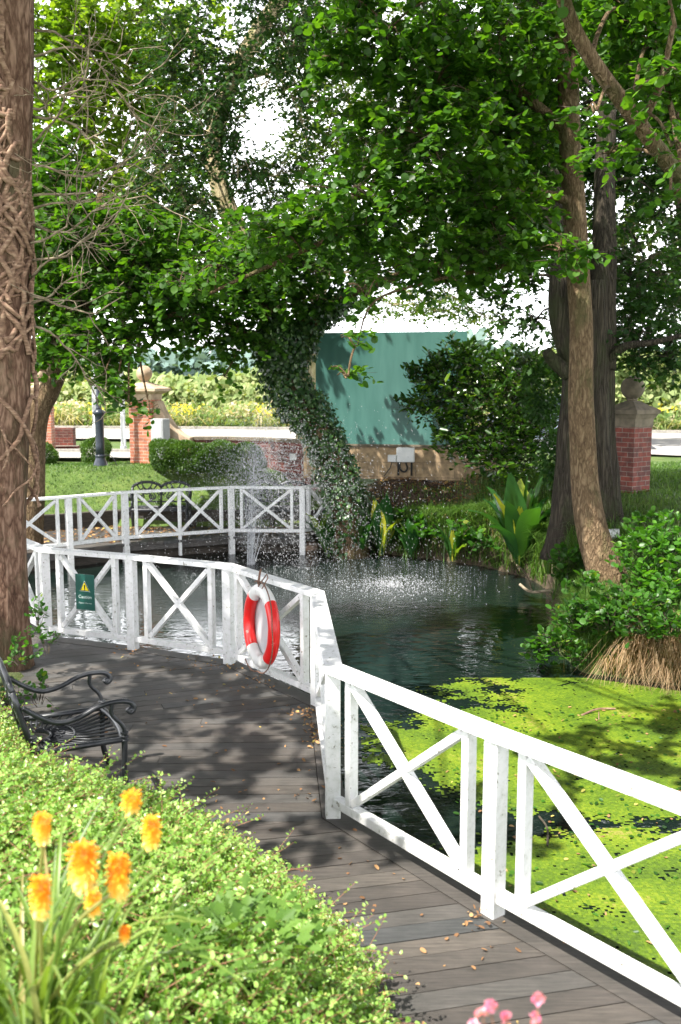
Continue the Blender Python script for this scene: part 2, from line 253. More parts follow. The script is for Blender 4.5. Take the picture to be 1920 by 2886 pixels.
# ------------------------------------------------------------------ mesh builder
def link(o): scene.collection.objects.link(o)
class MB:
    def __init__(s): s.v = []; s.f = []
    def add(s, vs, fs):
        k = len(s.v); s.v += [tuple(v) for v in vs]; s.f += [tuple(i + k for i in f) for f in fs]
    def box(s, c, size, rz=0, rx=0, bev=0):
        mt = Matrix.Translation(Vector(c)) @ Matrix.Rotation(rz, 4, 'Z') @ Matrix.Rotation(rx, 4, 'X')
        x, y, z = [q / 2 for q in size]
        if not bev:
            vs = [mt @ Vector((a * x, b_ * y, c_ * z)) for a in (-1, 1) for b_ in (-1, 1) for c_ in (-1, 1)]
            s.add(vs, [(0, 1, 3, 2), (4, 6, 7, 5), (0, 4, 5, 1), (2, 3, 7, 6), (0, 2, 6, 4), (1, 5, 7, 3)]); return
        e = bev; rings = []
        vs = []
        for zz, ins in ((-z, e), (-z + e, 0), (z - e, 0), (z, e)):
            xx, yy = x - ins, y - ins
            for (a, b_) in ((-xx + e, -yy), (xx - e, -yy), (xx, -yy + e), (xx, yy - e), (xx - e, yy), (-xx + e, yy), (-xx, yy - e), (-xx, -yy + e)):
                vs.append(mt @ Vector((a, b_, zz)))
        fs = [tuple(range(7, -1, -1)), tuple(range(24, 32))]
        for r_ in range(3):
            for i in range(8): j = (i + 1) % 8; fs.append((r_ * 8 + i, r_ * 8 + j, (r_ + 1) * 8 + j, (r_ + 1) * 8 + i))
        s.add(vs, fs)
    def beam(s, p, q, w, h, up=(0, 0, 1), bev=.004):
        p = Vector(p); q = Vector(q); d = (q - p); Ln = d.length; d.normalize(); up = Vector(up)
        sd_ = d.cross(up).normalized(); u2 = sd_.cross(d).normalized(); w /= 2; h /= 2; e = min(bev, w * .4, h * .4)
        prof = [(-w + e, -h), (w - e, -h), (w, -h + e), (w, h - e), (w - e, h), (-w + e, h), (-w, h - e), (-w, -h + e)]
        vs = [p + sd_ * a + u2 * b_ for a, b_ in prof] + [q + sd_ * a + u2 * b_ for a, b_ in prof]
        fs = [tuple(range(7, -1, -1)), tuple(range(8, 16))] + [(i, (i + 1) % 8, 8 + (i + 1) % 8, 8 + i) for i in range(8)]
        s.add(vs, fs)
    def tube(s, pts, rad, seg=8, cap=True, rough=0, rs=0, flat=1):
        pts = [Vector(p) for p in pts]; n = len(pts)
        if not hasattr(rad, '__len__'): rad = [rad] * n
        elif len(rad) != n: rad = list(np.interp(np.linspace(0, 1, n), np.linspace(0, 1, len(rad)), rad))
        k0 = len(s.v); ref = Vector((.31, .17, .93)); prev = None
        for i, p in enumerate(pts):
            t = (pts[min(i + 1, n - 1)] - pts[max(i - 1, 0)])
            if t.length < 1e-9: t = Vector((0, 0, 1))
            t.normalize()
            if prev is None:
                a = t.cross(ref if abs(t.dot(ref)) < .95 else Vector((1, 0, 0))).normalized()
            else:
                a = (prev - t * prev.dot(t)).normalized()
            prev = a; b_ = t.cross(a)
            for j in range(seg):
                th = 2 * pi * j / seg; rr = rad[i]
                if rough:
                    q = p + (a * cos(th) + b_ * sin(th)) * rr
                    rr *= 1 + rough * noise.noise(Vector((cos(th) * 2.6 / 1, sin(th) * 2.6, p.z * .45 + rs))) + rough * .5 * noise.noise(Vector((cos(th) * 8, sin(th) * 8, p.z * 1.2 + rs)))
                s.v.append(tuple(p + (a * cos(th) * flat + b_ * sin(th)) * rr))
        for i in range(n - 1):
            for j in range(seg):
                j2 = (j + 1) % seg; s.f.append((k0 + i * seg + j, k0 + i * seg + j2, k0 + (i + 1) * seg + j2, k0 + (i + 1) * seg + j))
        if cap:
            s.f.append(tuple(k0 + j for j in range(seg - 1, -1, -1))); s.f.append(tuple(k0 + (n - 1) * seg + j for j in range(seg)))
    def lathe(s, c, prof, seg=24):
        c = Vector(c); k0 = len(s.v)
        for r_, z in prof:
            for j in range(seg): th = 2 * pi * j / seg; s.v.append((c.x + r_ * cos(th), c.y + r_ * sin(th), c.z + z))
        n = len(prof)
        for i in range(n - 1):
            for j in range(seg): j2 = (j + 1) % seg; s.f.append((k0 + i * seg + j, k0 + i * seg + j2, k0 + (i + 1) * seg + j2, k0 + (i + 1) * seg + j))
        s.f.append(tuple(k0 + j for j in range(seg - 1, -1, -1))); s.f.append(tuple(k0 + (n - 1) * seg + j for j in range(seg)))
    def sphere(s, c, r_, seg=24, rg=14, sc=(1, 1, 1), nz_=0):
        c = Vector(c); k0 = len(s.v)
        for i in range(rg + 1):
            ph = pi * i / rg
            for j in range(seg):
                th = 2 * pi * j / seg; d = Vector((sin(ph) * cos(th) * sc[0], sin(ph) * sin(th) * sc[1], cos(ph) * sc[2]))
                q = r_ * (1 + (nz_ * noise.noise(d * 2.2 + c) if nz_ else 0)); s.v.append(tuple(c + d * q))
        for i in range(rg):
            for j in range(seg): j2 = (j + 1) % seg; s.f.append((k0 + i * seg + j, k0 + (i + 1) * seg + j, k0 + (i + 1) * seg + j2, k0 + i * seg + j2))
    def prism(s, poly, y0, y1, fn):
        n = len(poly); vs = [fn(a, b_, y0) for a, b_ in poly] + [fn(a, b_, y1) for a, b_ in poly]
        s.add(vs, [tuple(range(n - 1, -1, -1)), tuple(range(n, 2 * n))] + [(i, (i + 1) % n, n + (i + 1) % n, n + i) for i in range(n)])
    def build(s, name, mat, parent=None, org=(0, 0, 0), smooth=False):
        me = bpy.data.meshes.new(name); o_ = Vector(org)
        me.from_pydata([(v[0] - o_.x, v[1] - o_.y, v[2] - o_.z) for v in s.v], [], s.f)
        me.materials.append(M[mat])
        if smooth: me.polygons.foreach_set('use_smooth', [True] * len(me.polygons))
        o = bpy.data.objects.new(name, me); link(o)
        if parent: o.parent = parent
        else: o.location = o_
        return o
def tag(o, label=None, cat=None, group=None, kind=None):
    if label: o['label'] = label
    if cat: o['category'] = cat
    if group: o['group'] = group
    if kind: o['kind'] = kind
    return o
def empty(name, loc=(0, 0, 0), rz=0):
    o = bpy.data.objects.new(name, None); link(o); o.location = loc; o.rotation_euler = (0, 0, rz); o.empty_display_size = .2; return o
def copy_tree(o, parent=None):
    c = o.copy(); link(c); c.parent = parent
    for ch in o.children: copy_tree(ch, c)
    return c
# numpy leaf meshes
T6 = (np.array([[0, 0, 0], [.28, .5, .06], [.72, .42, .05], [1, 0, -.04], [.72, -.42, .05], [.28, -.5, .06]]), [[0, 3, 2, 1], [0, 5, 4, 3]])
T4 = (np.array([[0, 0, 0], [.5, .5, .08], [1, 0, -.03], [.5, -.5, .08]]), [[0, 2, 1], [0, 3, 2]])
T8 = (np.array([[0, 0, 0], [.18, .42, .05], [.5, .55, .07], [.85, .4, .03], [1, 0, -.06], [.85, -.4, .03], [.5, -.55, .07], [.18, -.42, .05]]), [[0, 4, 3, 2, 1], [0, 7, 6, 5, 4]])
TOAK = (np.array([[0, 0, 0], [.25, .18, .03], [.32, .42, .05], [.45, .2, .03], [.62, .55, .05], [.72, .25, .02], [1, 0, -.05], [.72, -.25, .02], [.62, -.55, .05], [.45, -.2, .03], [.32, -.42, .05], [.25, -.18, .03]]), [[0, 6, 5, 4, 3, 2, 1], [0, 11, 10, 9, 8, 7, 6]])
def nrm(a): return a / np.maximum(np.linalg.norm(a, axis=1, keepdims=True), 1e-9)
def leaves(name, P, Dr, Nn, Ln, W, rnd, mat, parent=None, org=(0, 0, 0), T=T6):
    P = np.asarray(P, float); n = len(P); Dr = nrm(np.asarray(Dr, float)); S = nrm(np.cross(np.asarray(Nn, float), Dr)); Nn = np.cross(Dr, S)
    tv, tf = T; k = len(tv); Ln = np.broadcast_to(Ln, (n,)); W = np.broadcast_to(W, (n,))
    V = P[:, None, :] + Dr[:, None, :] * (tv[None, :, 0:1] * Ln[:, None, None]) + S[:, None, :] * (tv[None, :, 1:2] * W[:, None, None]) + Nn[:, None, :] * (tv[None, :, 2:3] * Ln[:, None, None])
    V = V.reshape(-1, 3) - np.array(org)
    flat = np.array([i for f in tf for i in f]); fl = [len(f) for f in tf]
    loops = (flat[None, :] + (np.arange(n) * k)[:, None]).ravel()
    tot = np.tile(fl, n); start = np.concatenate([[0], np.cumsum(tot)[:-1]])
    me = bpy.data.meshes.new(name); me.vertices.add(len(V)); me.vertices.foreach_set('co', V.astype(np.float32).ravel())
    me.loops.add(len(loops)); me.loops.foreach_set('vertex_index', loops.astype(np.int32))
    me.polygons.add(len(tot)); me.polygons.foreach_set('loop_start', start.astype(np.int32))
    try: me.polygons.foreach_set('loop_total', tot.astype(np.int32))
    except Exception: pass
    at = me.attributes.new('rnd', 'FLOAT', 'POINT'); at.data.foreach_set('value', np.repeat(rnd, k).astype(np.float32))
    me.update(calc_edges=True); me.materials.append(M[mat])
    o = bpy.data.objects.new(name, me); link(o)
    if parent: o.parent = parent
    else: o.location = org
    return o
exec_rng = np.random.default_rng
# ------------------------------------------------------------------ terrain
POND = [(-7.5, 12.3), (-7, 16.6), (-5.5, 17.1), (-4.0, 17.95), (-2.1, 18.5), (-.6, 18.5), (.4, 18.3), (1.74, 17.45), (2.5, 16.8), (3.05, 15.85), (3.25, 14.6), (3.2, 13.65), (2.6, 12.4), (2.35, 11.37), (2.45, 10.32), (3.58, 9.73), (5, 9.5), (7, 8.6), (9, 6), (9, -4), (2.9, -4), (2.6, 1.5), (1.7, 3.3), (.75, 4.4), (-.2, 5.75), (-.35, 8.0), (-1.2, 9.2), (-3.2, 10.1), (-4.6, 11.9)]
CTRL = np.array([(0, 0, 1.2), (-1.2, 2.2, .95), (-1.5, 3.6, .55), (-3, 4.3, .35), (-3.4, 5.8, .05), (.6, 2, .55), (-6, 5, .4), (-2, 6.5, -.1), (-3.5, 8.6, .05), (-6, 9, .2), (-5.5, 11.5, .1), (0, -4, 1.3), (-5, -2, 1.2),
    (-5.5, 19.3, .12), (-3, 19.7, .12), (-.8, 19.7, .12), (-5.6, 17.2, .35), (-8, 18, .6), (-4.6, 22.2, .96), (-5.5, 21.6, .95), (-8, 22, .98), (-2, 21.9, .9), (0, 19.4, .55), (.9, 18.6, .15), (1.2, 19.6, .9), (3.2, 19.2, 1.0), (1.9, 18.1, .3), (3.3, 16.7, .45), (3.6, 13.5, .80), (4.5, 14.9, 1.12), (3.3, 15, .25), (2.9, 12.3, .12), (3.1, 11.6, .15), (4.2, 10.6, .12), (4.2, 12, .5), (6, 10.2, .3), (6, 12.5, 1.05), (8, 12, 1.15), (8, 15, 1.2), (5, 17.5, 1.15), (4.5, 19, 1.15), (-3, 25, 1.0), (3, 25, 1.0), (9, 23, 1.0), (-10, 25, 1.0), (0, 40, 1.0), (20, 30, 1), (-20, 30, 1), (14, 14, 1.2), (14, 6, 1.1), (-12, 12, .5), (-14, 20, .8)])
PP = np.array(POND, float)
def pond_sd(x, y):
    x = np.asarray(x, float); y = np.asarray(y, float); d2 = np.full(x.shape, 1e18); ins = np.zeros(x.shape, bool)
    for i in range(len(PP)):
        a = PP[i]; c = PP[(i + 1) % len(PP)]; e = c - a; t = np.clip(((x - a[0]) * e[0] + (y - a[1]) * e[1]) / (e @ e), 0, 1)
        d2 = np.minimum(d2, (x - a[0] - t * e[0]) ** 2 + (y - a[1] - t * e[1]) ** 2)
        cnd = (a[1] > y) != (c[1] > y)
        with np.errstate(divide='ignore', invalid='ignore'): xi = (c[0] - a[0]) * (y - a[1]) / (c[1] - a[1] if c[1] != a[1] else 1e-9) + a[0]
        ins ^= cnd & (x < xi)
    d = np.sqrt(d2); return np.where(ins, -d, d)
def gh(x, y):
    x = np.asarray(x, float); y = np.asarray(y, float)
    w = 0; s = 0
    for cx, cy, cz in CTRL:
        q = 1 / (((x - cx) ** 2 + (y - cy) ** 2) ** 1.7 + .02); w = w + q; s = s + q * cz
    z = s / w; far = np.clip((np.hypot(x, y - 12) - 16) / 6, 0, 1); z = z * (1 - far) + 1.0 * far
    sd_ = pond_sd(x, y); wd_ = np.where((x > 2.2) & (y < 12.6), .62, .24); t = np.clip((sd_ + .04) / wd_, 0, 1); t = t * t * (3 - 2 * t)
    zz = -1.3 * (1 - t) + z * t
    deck = ((x > -2.7) & (x < 3.2) & (y > 1.2) & (y < 4.8)) | ((x > -4.2) & (x < 1.2) & (y > 4.6) & (y < 10.5)) | ((y > 17.2) & (y < 19.45) & (x > -6.5) & (x < .4))
    zz = np.where(deck & (zz > -.22) & ~((x < -3.0) & (y < 9.0)), -.22, zz)
    return zz
def gz(x, y): return float(gh(np.array([x]), np.array([y]))[0])
xs = np.concatenate([-np.geomspace(700, 14, 22), np.arange(-13.8, 14, .16), np.geomspace(14.1, 700, 22)])
ys = np.concatenate([-np.geomspace(300, 6, 12), np.arange(-5.8, 28, .16), np.geomspace(28.2, 900, 26)])
X, Y = np.meshgrid(xs, ys); Zg = gh(X, Y)
bmp = np.array([noise.noise(Vector((a * 1.1, b_ * 1.1, 0))) for a, b_ in zip(X.ravel(), Y.ravel())]).reshape(X.shape)
Zg = Zg + bmp * .035 * (Zg > -.1) * (np.abs(X) < 14) * (Y < 26)
nx, ny = len(xs), len(ys); me = bpy.data.meshes.new('ground')
idx = np.arange(nx * ny).reshape(ny, nx); F_ = np.stack([idx[:-1, :-1], idx[:-1, 1:], idx[1:, 1:], idx[1:, :-1]], -1).reshape(-1, 4)
me.from_pydata(np.stack([X, Y, Zg], -1).reshape(-1, 3).tolist(), [], F_.tolist())
sdv = pond_sd(X, Y)
soil = np.clip(1 - (sdv - .1) / .3, 0, 1)
def gauss(cx, cy, rx, ry): return np.clip(1.4 - np.sqrt(((X - cx) / rx) ** 2 + ((Y - cy) / ry) ** 2), 0, 1)
soil = np.maximum(soil, gauss(1.6, 19.2, 2.2, .9)); soil = np.maximum(soil, gauss(2.9, 17.9, 1.5, .7) * .9); soil = np.maximum(soil, gauss(-2, 5, 2.5, 3))
soil = np.maximum(soil, gauss(-5, 12, 3.5, 3.5))
at = me.attributes.new('soil', 'FLOAT', 'POINT'); at.data.foreach_set('value', soil.ravel().astype(np.float32))
me.materials.append(M['ground_soil_grass']); me.polygons.foreach_set('use_smooth', [True] * len(me.polygons))
g_o = bpy.data.objects.new('ground', me); link(g_o); tag(g_o, kind='structure')
WZ = -.45
wb = MB(); wb.add([(-9, -5, WZ), (10.5, -5, WZ), (10.5, 20, WZ), (-9, 20, WZ)], [(0, 1, 2, 3)]); tag(wb.build('pond_water', 'pond_water'), kind='structure')
# road, drive, kerbs
def sheet(name, poly, z, mat):
    q = MB(); q.add([(a, b_, z) for a, b_ in poly], [tuple(range(len(poly)))]); return tag(q.build(name, mat), kind='structure')
sheet('road', [(-60, 34), (-3, 30.2), (3, 28.0), (8.2, 23.4), (40, 16), (60, 24), (11, 34.2), (-5, 37), (-60, 43)], 1.05, 'asphalt')
sheet('driveway', [(-12, 22.9), (-4.9, 22.9), (-4.75, 24.9), (-12, 24.9)], 1.035, 'asphalt')
kb = MB(); kb.beam((-12, 25.0, 1.04), (-4.7, 25.0, 1.04), .14, .12); tag(kb.build('kerb', 'kerb_stone'), kind='structure')
kb = MB(); kb.beam((-60, 43.2, 1.06), (-5, 37.2, 1.06), .3, .16); kb.beam((-5, 37.2, 1.06), (11, 34.4, 1.06), .3, .16); kb.beam((11, 34.4, 1.06), (60, 24.2, 1.06), .3, .16); tag(kb.build('kerb', 'kerb_stone'), kind='structure')
# ------------------------------------------------------------------ boardwalk
def clip(poly, nx_, ny_, c):   # keep n.p <= c
    out = []
    for i in range(len(poly)):
        a = poly[i]; b_ = poly[(i + 1) % len(poly)]; da = a[0] * nx_ + a[1] * ny_ - c; db = b_[0] * nx_ + b_[1] * ny_ - c
        if da <= 0: out.append(a)
        if (da < 0 < db) or (db < 0 < da): t = da / (da - db); out.append((a[0] + t * (b_[0] - a[0]), a[1] + t * (b_[1] - a[1])))
    return out
dk = MB(); drn = []; rnd_ = random.Random(4)
def boards(poly, ang, w=.138, gap=.006, z=0.0, th=.03):
    nx_, ny_ = -sin(ang), cos(ang); ds = [a * nx_ + b_ * ny_ for a, b_ in poly]; d = min(ds) - .05
    while d < max(ds):
        p = clip(clip(poly, nx_, ny_, d + w - gap), -nx_, -ny_, -d)
        # random butt joint
        tx, ty = ny_, -nx_
        pieces = [p]
        if len(p) > 2 and rnd_.random() < .4:
            ts = [a * tx + b_ * ty for a, b_ in p]; c = min(ts) + (max(ts) - min(ts)) * rnd_.uniform(.25, .75)
            pieces = [clip(p, tx, ty, c - .002), clip(p, -tx, -ty, -c - .002)]
        for q in pieces:
            if len(q) < 3: continue
            zz = z + rnd_.uniform(-.0015, .0015); n = len(q)
            dk.add([(a, b_, zz) for a, b_ in q] + [(a, b_, zz - th) for a, b_ in q], [tuple(range(n)), tuple(range(2 * n - 1, n - 1, -1))] + [(i, n + i, n + (i + 1) % n, (i + 1) % n) for i in range(n)])
            drn.extend([rnd_.random()] * 2 * n)
        d += w
A_, B_, C_, D_, E_, F_p = (-3.24, 10.31), (-2.2, 9.89), (-1.12, 9.37), (-.20, 8.11), (-.05, 5.93), (.81, 4.77)
G_ = (1.70, 3.66); H_ = (2.55, 2.5); Z_ = (-4.1, 11.5)
def off(P, Q, d):   # offset line inward (left of P->Q is water)
    v = Vector((Q[0] - P[0], Q[1] - P[1])).normalized(); return Vector((v.y, -v.x)) * d   # right side
def inset(pts, d):
    out = []
    for i, p in enumerate(pts):
        vs = []
        if i: vs.append(off(pts[i - 1], p, 1))
        if i < len(pts) - 1: vs.append(off(p, pts[i + 1], 1))
        n = vs[0] if len(vs) == 1 else (vs[0] + vs[1]).normalized() / max(.5, (vs[0] + vs[1]).normalized().dot(vs[0]))
        out.append((p[0] + n.x * d, p[1] + n.y * d))
    return out
line = [Z_, A_, B_, C_, D_, E_, F_p, G_, H_]
outer = inset(line, -.10); inner = inset(line, .07); rim = inset(line, .075)
# edging boards
for i in range(len(line) - 1):
    p = [outer[i], outer[i + 1], inner[i + 1], inner[i]]; n = 4; z = .004
    dk.add([(a, b_, z) for a, b_ in p] + [(a, b_, z - .16) for a, b_ in p], [(0, 3, 2, 1), (4, 5, 6, 7)] + [(i2, (i2 + 1) % n, n + (i2 + 1) % n, n + i2) for i2 in range(n)])
    drn.extend([.35] * 8)
r_ = rim
boards([r_[4], r_[5], (-3.6, r_[5][1] - .9), (-3.6, r_[4][1] - .9)][::-1], R(1.4))
boards([r_[5], r_[6], r_[7], r_[8], (-1.4, 1.2), (-3.6, r_[5][1] - .9)][::-1], R(13))
boards([r_[0], r_[1], r_[2], r_[3], r_[4], (-3.6, r_[4][1] - .9), (-4.9, 9.0), (-5.2, 11.5)][::-1], R(20))
o = dk.build('boardwalk', 'deck_board'); tag(o, kind='structure')
at = o.data.attributes.new('rnd', 'FLOAT', 'POINT'); at.data.foreach_set('value', drn)
# posts and joists below near deck
jb = MB()
for i in range(len(line) - 1):
    a, b_ = Vector((*line[i], -.22)), Vector((*line[i + 1], -.22)); jb.beam(a, b_, .06, .12)
    for t in (0, .5): q = a.lerp(b_, t); jb.box((q.x, q.y, -.72), (.1, .1, .86))
jb.build('boardwalk_joists', 'dark_timber')['kind'] = 'structure'
# ------------------------------------------------------------------ white fences
def fence(name, label, posts, rz=1.0, rw=.125, base=0.0, mids=(), skip=(), ext=(), lw=1.0, bot=.12):
    root = empty(name, (posts[0][0], posts[0][1], base)); org = root.location.copy()
    tag(root, label, 'fence')
    for i, p in enumerate(posts):
        q = MB(); zb = base - (.42 if i in ext else .02)
        if i: dv = Vector((p[0] - posts[i - 1][0], p[1] - posts[i - 1][1]))
        else: dv = Vector((posts[1][0] - p[0], posts[1][1] - p[1]))
        a = math.atan2(dv.y, dv.x)
        q.box((p[0], p[1], (zb + rz - .046) / 2), (.095 * lw, .095 * lw, rz - .046 - zb), a, bev=.005); q.build('post', 'white_paint', root, org)
    tl = inset(posts, rw / 2); tr = inset(posts, -rw / 2)
    for i in range(len(posts) - 1):
        P = Vector((*posts[i], 0)); Q = Vector((*posts[i + 1], 0)); d = (Q - P).normalized(); Ln = (Q - P).length
        t = MB(); pr = [tl[i], tl[i + 1], tr[i + 1], tr[i]]; z1 = rz; z0 = rz - .045; e = .0015
        def sh(k, z, ins): 
            c = sum((Vector((*a, 0)) for a in pr), Vector()) / 4; v = Vector((*pr[k], 0)); 
            return (v.x + d.x * (e if k in (0, 3) else -e), v.y + d.y * (e if k in (0, 3) else -e), z)
        vs = [sh(k, z0, 0) for k in range(4)] + [sh(k, z1 - .006, 0) for k in range(4)]
        nn = Vector((-d.y, d.x, 0)) * .006; s1 = [(v[0] - (nn.x if k in (2, 3) else -nn.x) * (1), v[1] - (nn.y if k in (2, 3) else -nn.y), z1) for k, v in enumerate(vs[4:8])]
        # make sure inset moves toward the middle
        cm = sum((Vector(v) for v in vs[4:8]), Vector()) / 4
        s1 = []
        for k, v in enumerate(vs[4:8]):
            vv = Vector(v); side = (vv - cm).dot(Vector((-d.y, d.x, 0))); s1.append((vv.x + d.y * .006 * (1 if side > 0 else -1), vv.y - d.x * .006 * (1 if side > 0 else -1), z1))
        vs += s1
        t.add(vs, [(0, 1, 2, 3), (8, 11, 10, 9)] + [(k, k + 4, (k + 1) % 4 + 4, (k + 1) % 4) for k in range(4)] + [(k + 4, k + 8, (k + 1) % 4 + 8, (k + 1) % 4 + 4) for k in range(4)])
        t.build('top_rail', 'white_paint', root, org)
        if i in skip: continue
        zr = base + bot; b2 = MB(); b2.beam(P + d * .05 + Vector((0, 0, zr)), Q - d * .05 + Vector((0, 0, zr)), .07 * lw, .06); b2.build('bottom_rail', 'white_paint', root, org)
        segs = [(0, Ln)]
        if i in mids: segs = [(0, Ln / 2 + .15), (Ln / 2 - .15, Ln)]
        zl, zh = zr + .03, rz - .047
        for si, (s0, s1_) in enumerate(segs):
            u0, u1 = s0 + .2, s1_ - .2
            us = (u0, u1)
            if i in mids: us = (u0, Ln / 2) if si == 0 else (u1,); u0, u1 = (u0, Ln / 2) if si == 0 else (Ln / 2, u1)
            for u in us:
                p = P + d * u; q = MB(); lo = base - .30 if (i in mids and abs(u - Ln / 2) < .01) else zl
                q.box((p.x, p.y, (lo + zh) / 2), (.052, .07 * lw + (.002 if lo < zl else 0), zh - lo), math.atan2(d.y, d.x), bev=.004); q.build('upright', 'white_paint', root, org)
            a = P + d * (u0 + .03) + Vector((0, 0, zh - .03)); b_ = P + d * (u1 - .03) + Vector((0, 0, zl + .02))
            c = P + d * (u0 + .03) + Vector((0, 0, zl + .02)); e_ = P + d * (u1 - .03) + Vector((0, 0, zh - .03))
            nn = Vector((-d.y, d.x, 0)); q = MB(); q.beam(a, b_, .052, .062, up=(nn.x, nn.y, 0)); q.build('brace', 'white_paint', root, org)
            q = MB(); q.beam(c, e_, .048, .060, up=(nn.x, nn.y, 0)); q.build('brace', 'white_paint', root, org)
    return root
nf = fence('white_timber_fence', 'white painted timber fence with X braces zigzagging along the near dark boardwalk', line, rz=1.02)
FB = -.10
ff = [(-7.0, 15.4), (-5.6, 16.4), (-4.75, 16.75), (-3.98, 17.75), (-2.12, 18.35), (-.76, 18.28), (-.1, 19.3)]
ff = [(-6.9, 15.9), tuple(onz(-40, 1412, .86)[:2]), tuple(onz(192, 1397, .86)[:2]), tuple(onz(351, 1384, .86)[:2]), tuple(onz(651, 1370, .86)[:2]), tuple(onz(852, 1371, .86)[:2]), (.05, 19.2)]
farf = fence('white_timber_fence', 'white timber fence with X braces on the far side of the pond behind the fountain', ff[::1], rz=.86, rw=.12, base=FB, mids=(3,), ext=(2, 3, 4, 5), lw=1.1, bot=.11)
# far deck
fd = MB(); dk = fd; drn = []
fo = inset(ff, .04)
boards([fo[1], fo[2], fo[3], (-4.5, 19.35), (-7.2, 18.4), (-7.4, 16.2)], R(62), .14, z=FB, th=.05)
boards([fo[3], fo[4], fo[5], (.25, 19.3), (-4.5, 19.35)], R(92), .14, z=FB, th=.05)
for i in range(1, 5):
    a, b_ = Vector((*ff[i], FB - .1)), Vector((*ff[i + 1], FB - .1)); k = len(fd.v); fd.beam(a + Vector((0, .06, 0)), b_ + Vector((0, .06, 0)), .05, .12); drn.extend([.9] * (len(fd.v) - k))
o = fd.build('far_deck', 'deck_board'); tag(o, kind='structure'); at = o.data.attributes.new('rnd', 'FLOAT', 'POINT'); at.data.foreach_set('value', drn)
# bank boarding under far deck + retaining wall of sleepers
q = MB()
for i in range(1, 5):
    a, b_ = Vector((*ff[i], 0)), Vector((*ff[i + 1], 0)); q.beam(a + Vector((0, .35, -.42)), b_ + Vector((0, .35, -.42)), .06, .5)
tag(q.build('pond_edge_boards', 'dark_timber'), kind='structure')
q = MB(); rw = [(-7.4, 17.6), (-6.2, 18.5), (-4.6, 19.45), (.2, 19.45)]
for i in range(3):
    a, b_ = Vector((*rw[i], .02)), Vector((*rw[i + 1], .02)); q.beam(a, b_, .06, .34)
    q.beam(a + Vector((0, 0, .19)), b_ + Vector((0, 0, .19)), .12, .035)
    n = 3 if i == 2 else 1
    for k in range(n + 1): c = a.lerp(b_, k / n if n else 0); q.box((c.x, c.y - .05, .0), (.09, .05, .34))
tag(q.build('retaining_wall', 'dark_timber', org=(-4.6, 19.45, -.1)), 'low dark timber retaining wall behind the far benches holding back the lawn', 'wall')
# ------------------------------------------------------------------ life ring
cr_ = Vector((-.70, 8.80, .60)) + Vector((-.025, -.26, 0)); root = empty('life_ring', cr_)
tag(root, 'scuffed red and white life ring hanging on the white fence above the deck', 'life ring')
u = Vector((.42, -.90, 0)).normalized(); up = Vector((.04, .03, 1)).normalized(); nn = u.cross(up)
def torus(mb, a0, a1, R_=.325, r_=.066, seg=10, rs=18, c0=Vector((0, 0, 0))):
    k0 = len(mb.v)
    for i in range(seg + 1):
        th = a0 + (a1 - a0) * i / seg; c = c0 + (u * cos(th) + up * sin(th)) * R_; d = (u * cos(th) + up * sin(th))
        for j in range(rs): ph = 2 * pi * j / rs; mb.v.append(tuple(c + d * cos(ph) * r_ * .95 + nn * sin(ph) * r_ * .82))
    for i in range(seg):
        for j in range(rs): j2 = (j + 1) % rs; mb.f.append((k0 + i * rs + j, k0 + i * rs + j2, k0 + (i + 1) * rs + j2, k0 + (i + 1) * rs + j))
for k in range(4):
    w = MB(); c = pi / 2 + k * pi / 2; hw = R(49) if k % 2 else R(41)
    torus(w, c - hw, c + hw, seg=14); w.build('red_band' if k % 2 else 'white_band', 'ring_red' if k % 2 else 'ring_white', root, smooth=True)
w = MB(); w.tube([(up * .30 * sin(t)) + (u * .28 * cos(t)) - nn * 0 for t in []] or [(0, 0, 0), (0, 0, 0)], .001, 4) if 0 else None
k = [tuple(nn * -.045 * 1 + (u * cos(2 * pi * j / 32) + up * sin(2 * pi * j / 32)) * .30) for j in range(32)]; k2 = [tuple(Vector(v) + nn * -.02) for v in k]
w.add(k + k2, [tuple(range(32)), tuple(range(63, 31, -1))] + [(i, 32 + i, 32 + (i + 1) % 32, (i + 1) % 32) for i in range(32)]); w.build('backing_disc', 'grey_disc', root)
w = MB(); pts = []
for j in range(40):
    t = j / 39; a = R(100) - R(225) * t; sag = .018 + .05 * abs(sin(t * pi * 2.5)) ; pts.append((u * cos(a) + up * sin(a)) * (.385 + sag) + nn * .05)
w.tube(pts, .006, 6); w.tube([up * .38 + u * -.05 + nn * .03, up * .50 + u * -.08, up * .52 + u * -.05, up * .37 + u * .0 + nn * .04], .006, 6); w.tube([up * .37 + u * .02 + nn * .05, up * .50 + u * .1, up * .47 + u * .13, up * .37 + u * .12 + nn * .05], .006, 6)
w.build('grab_rope', 'rope', root, smooth=True)
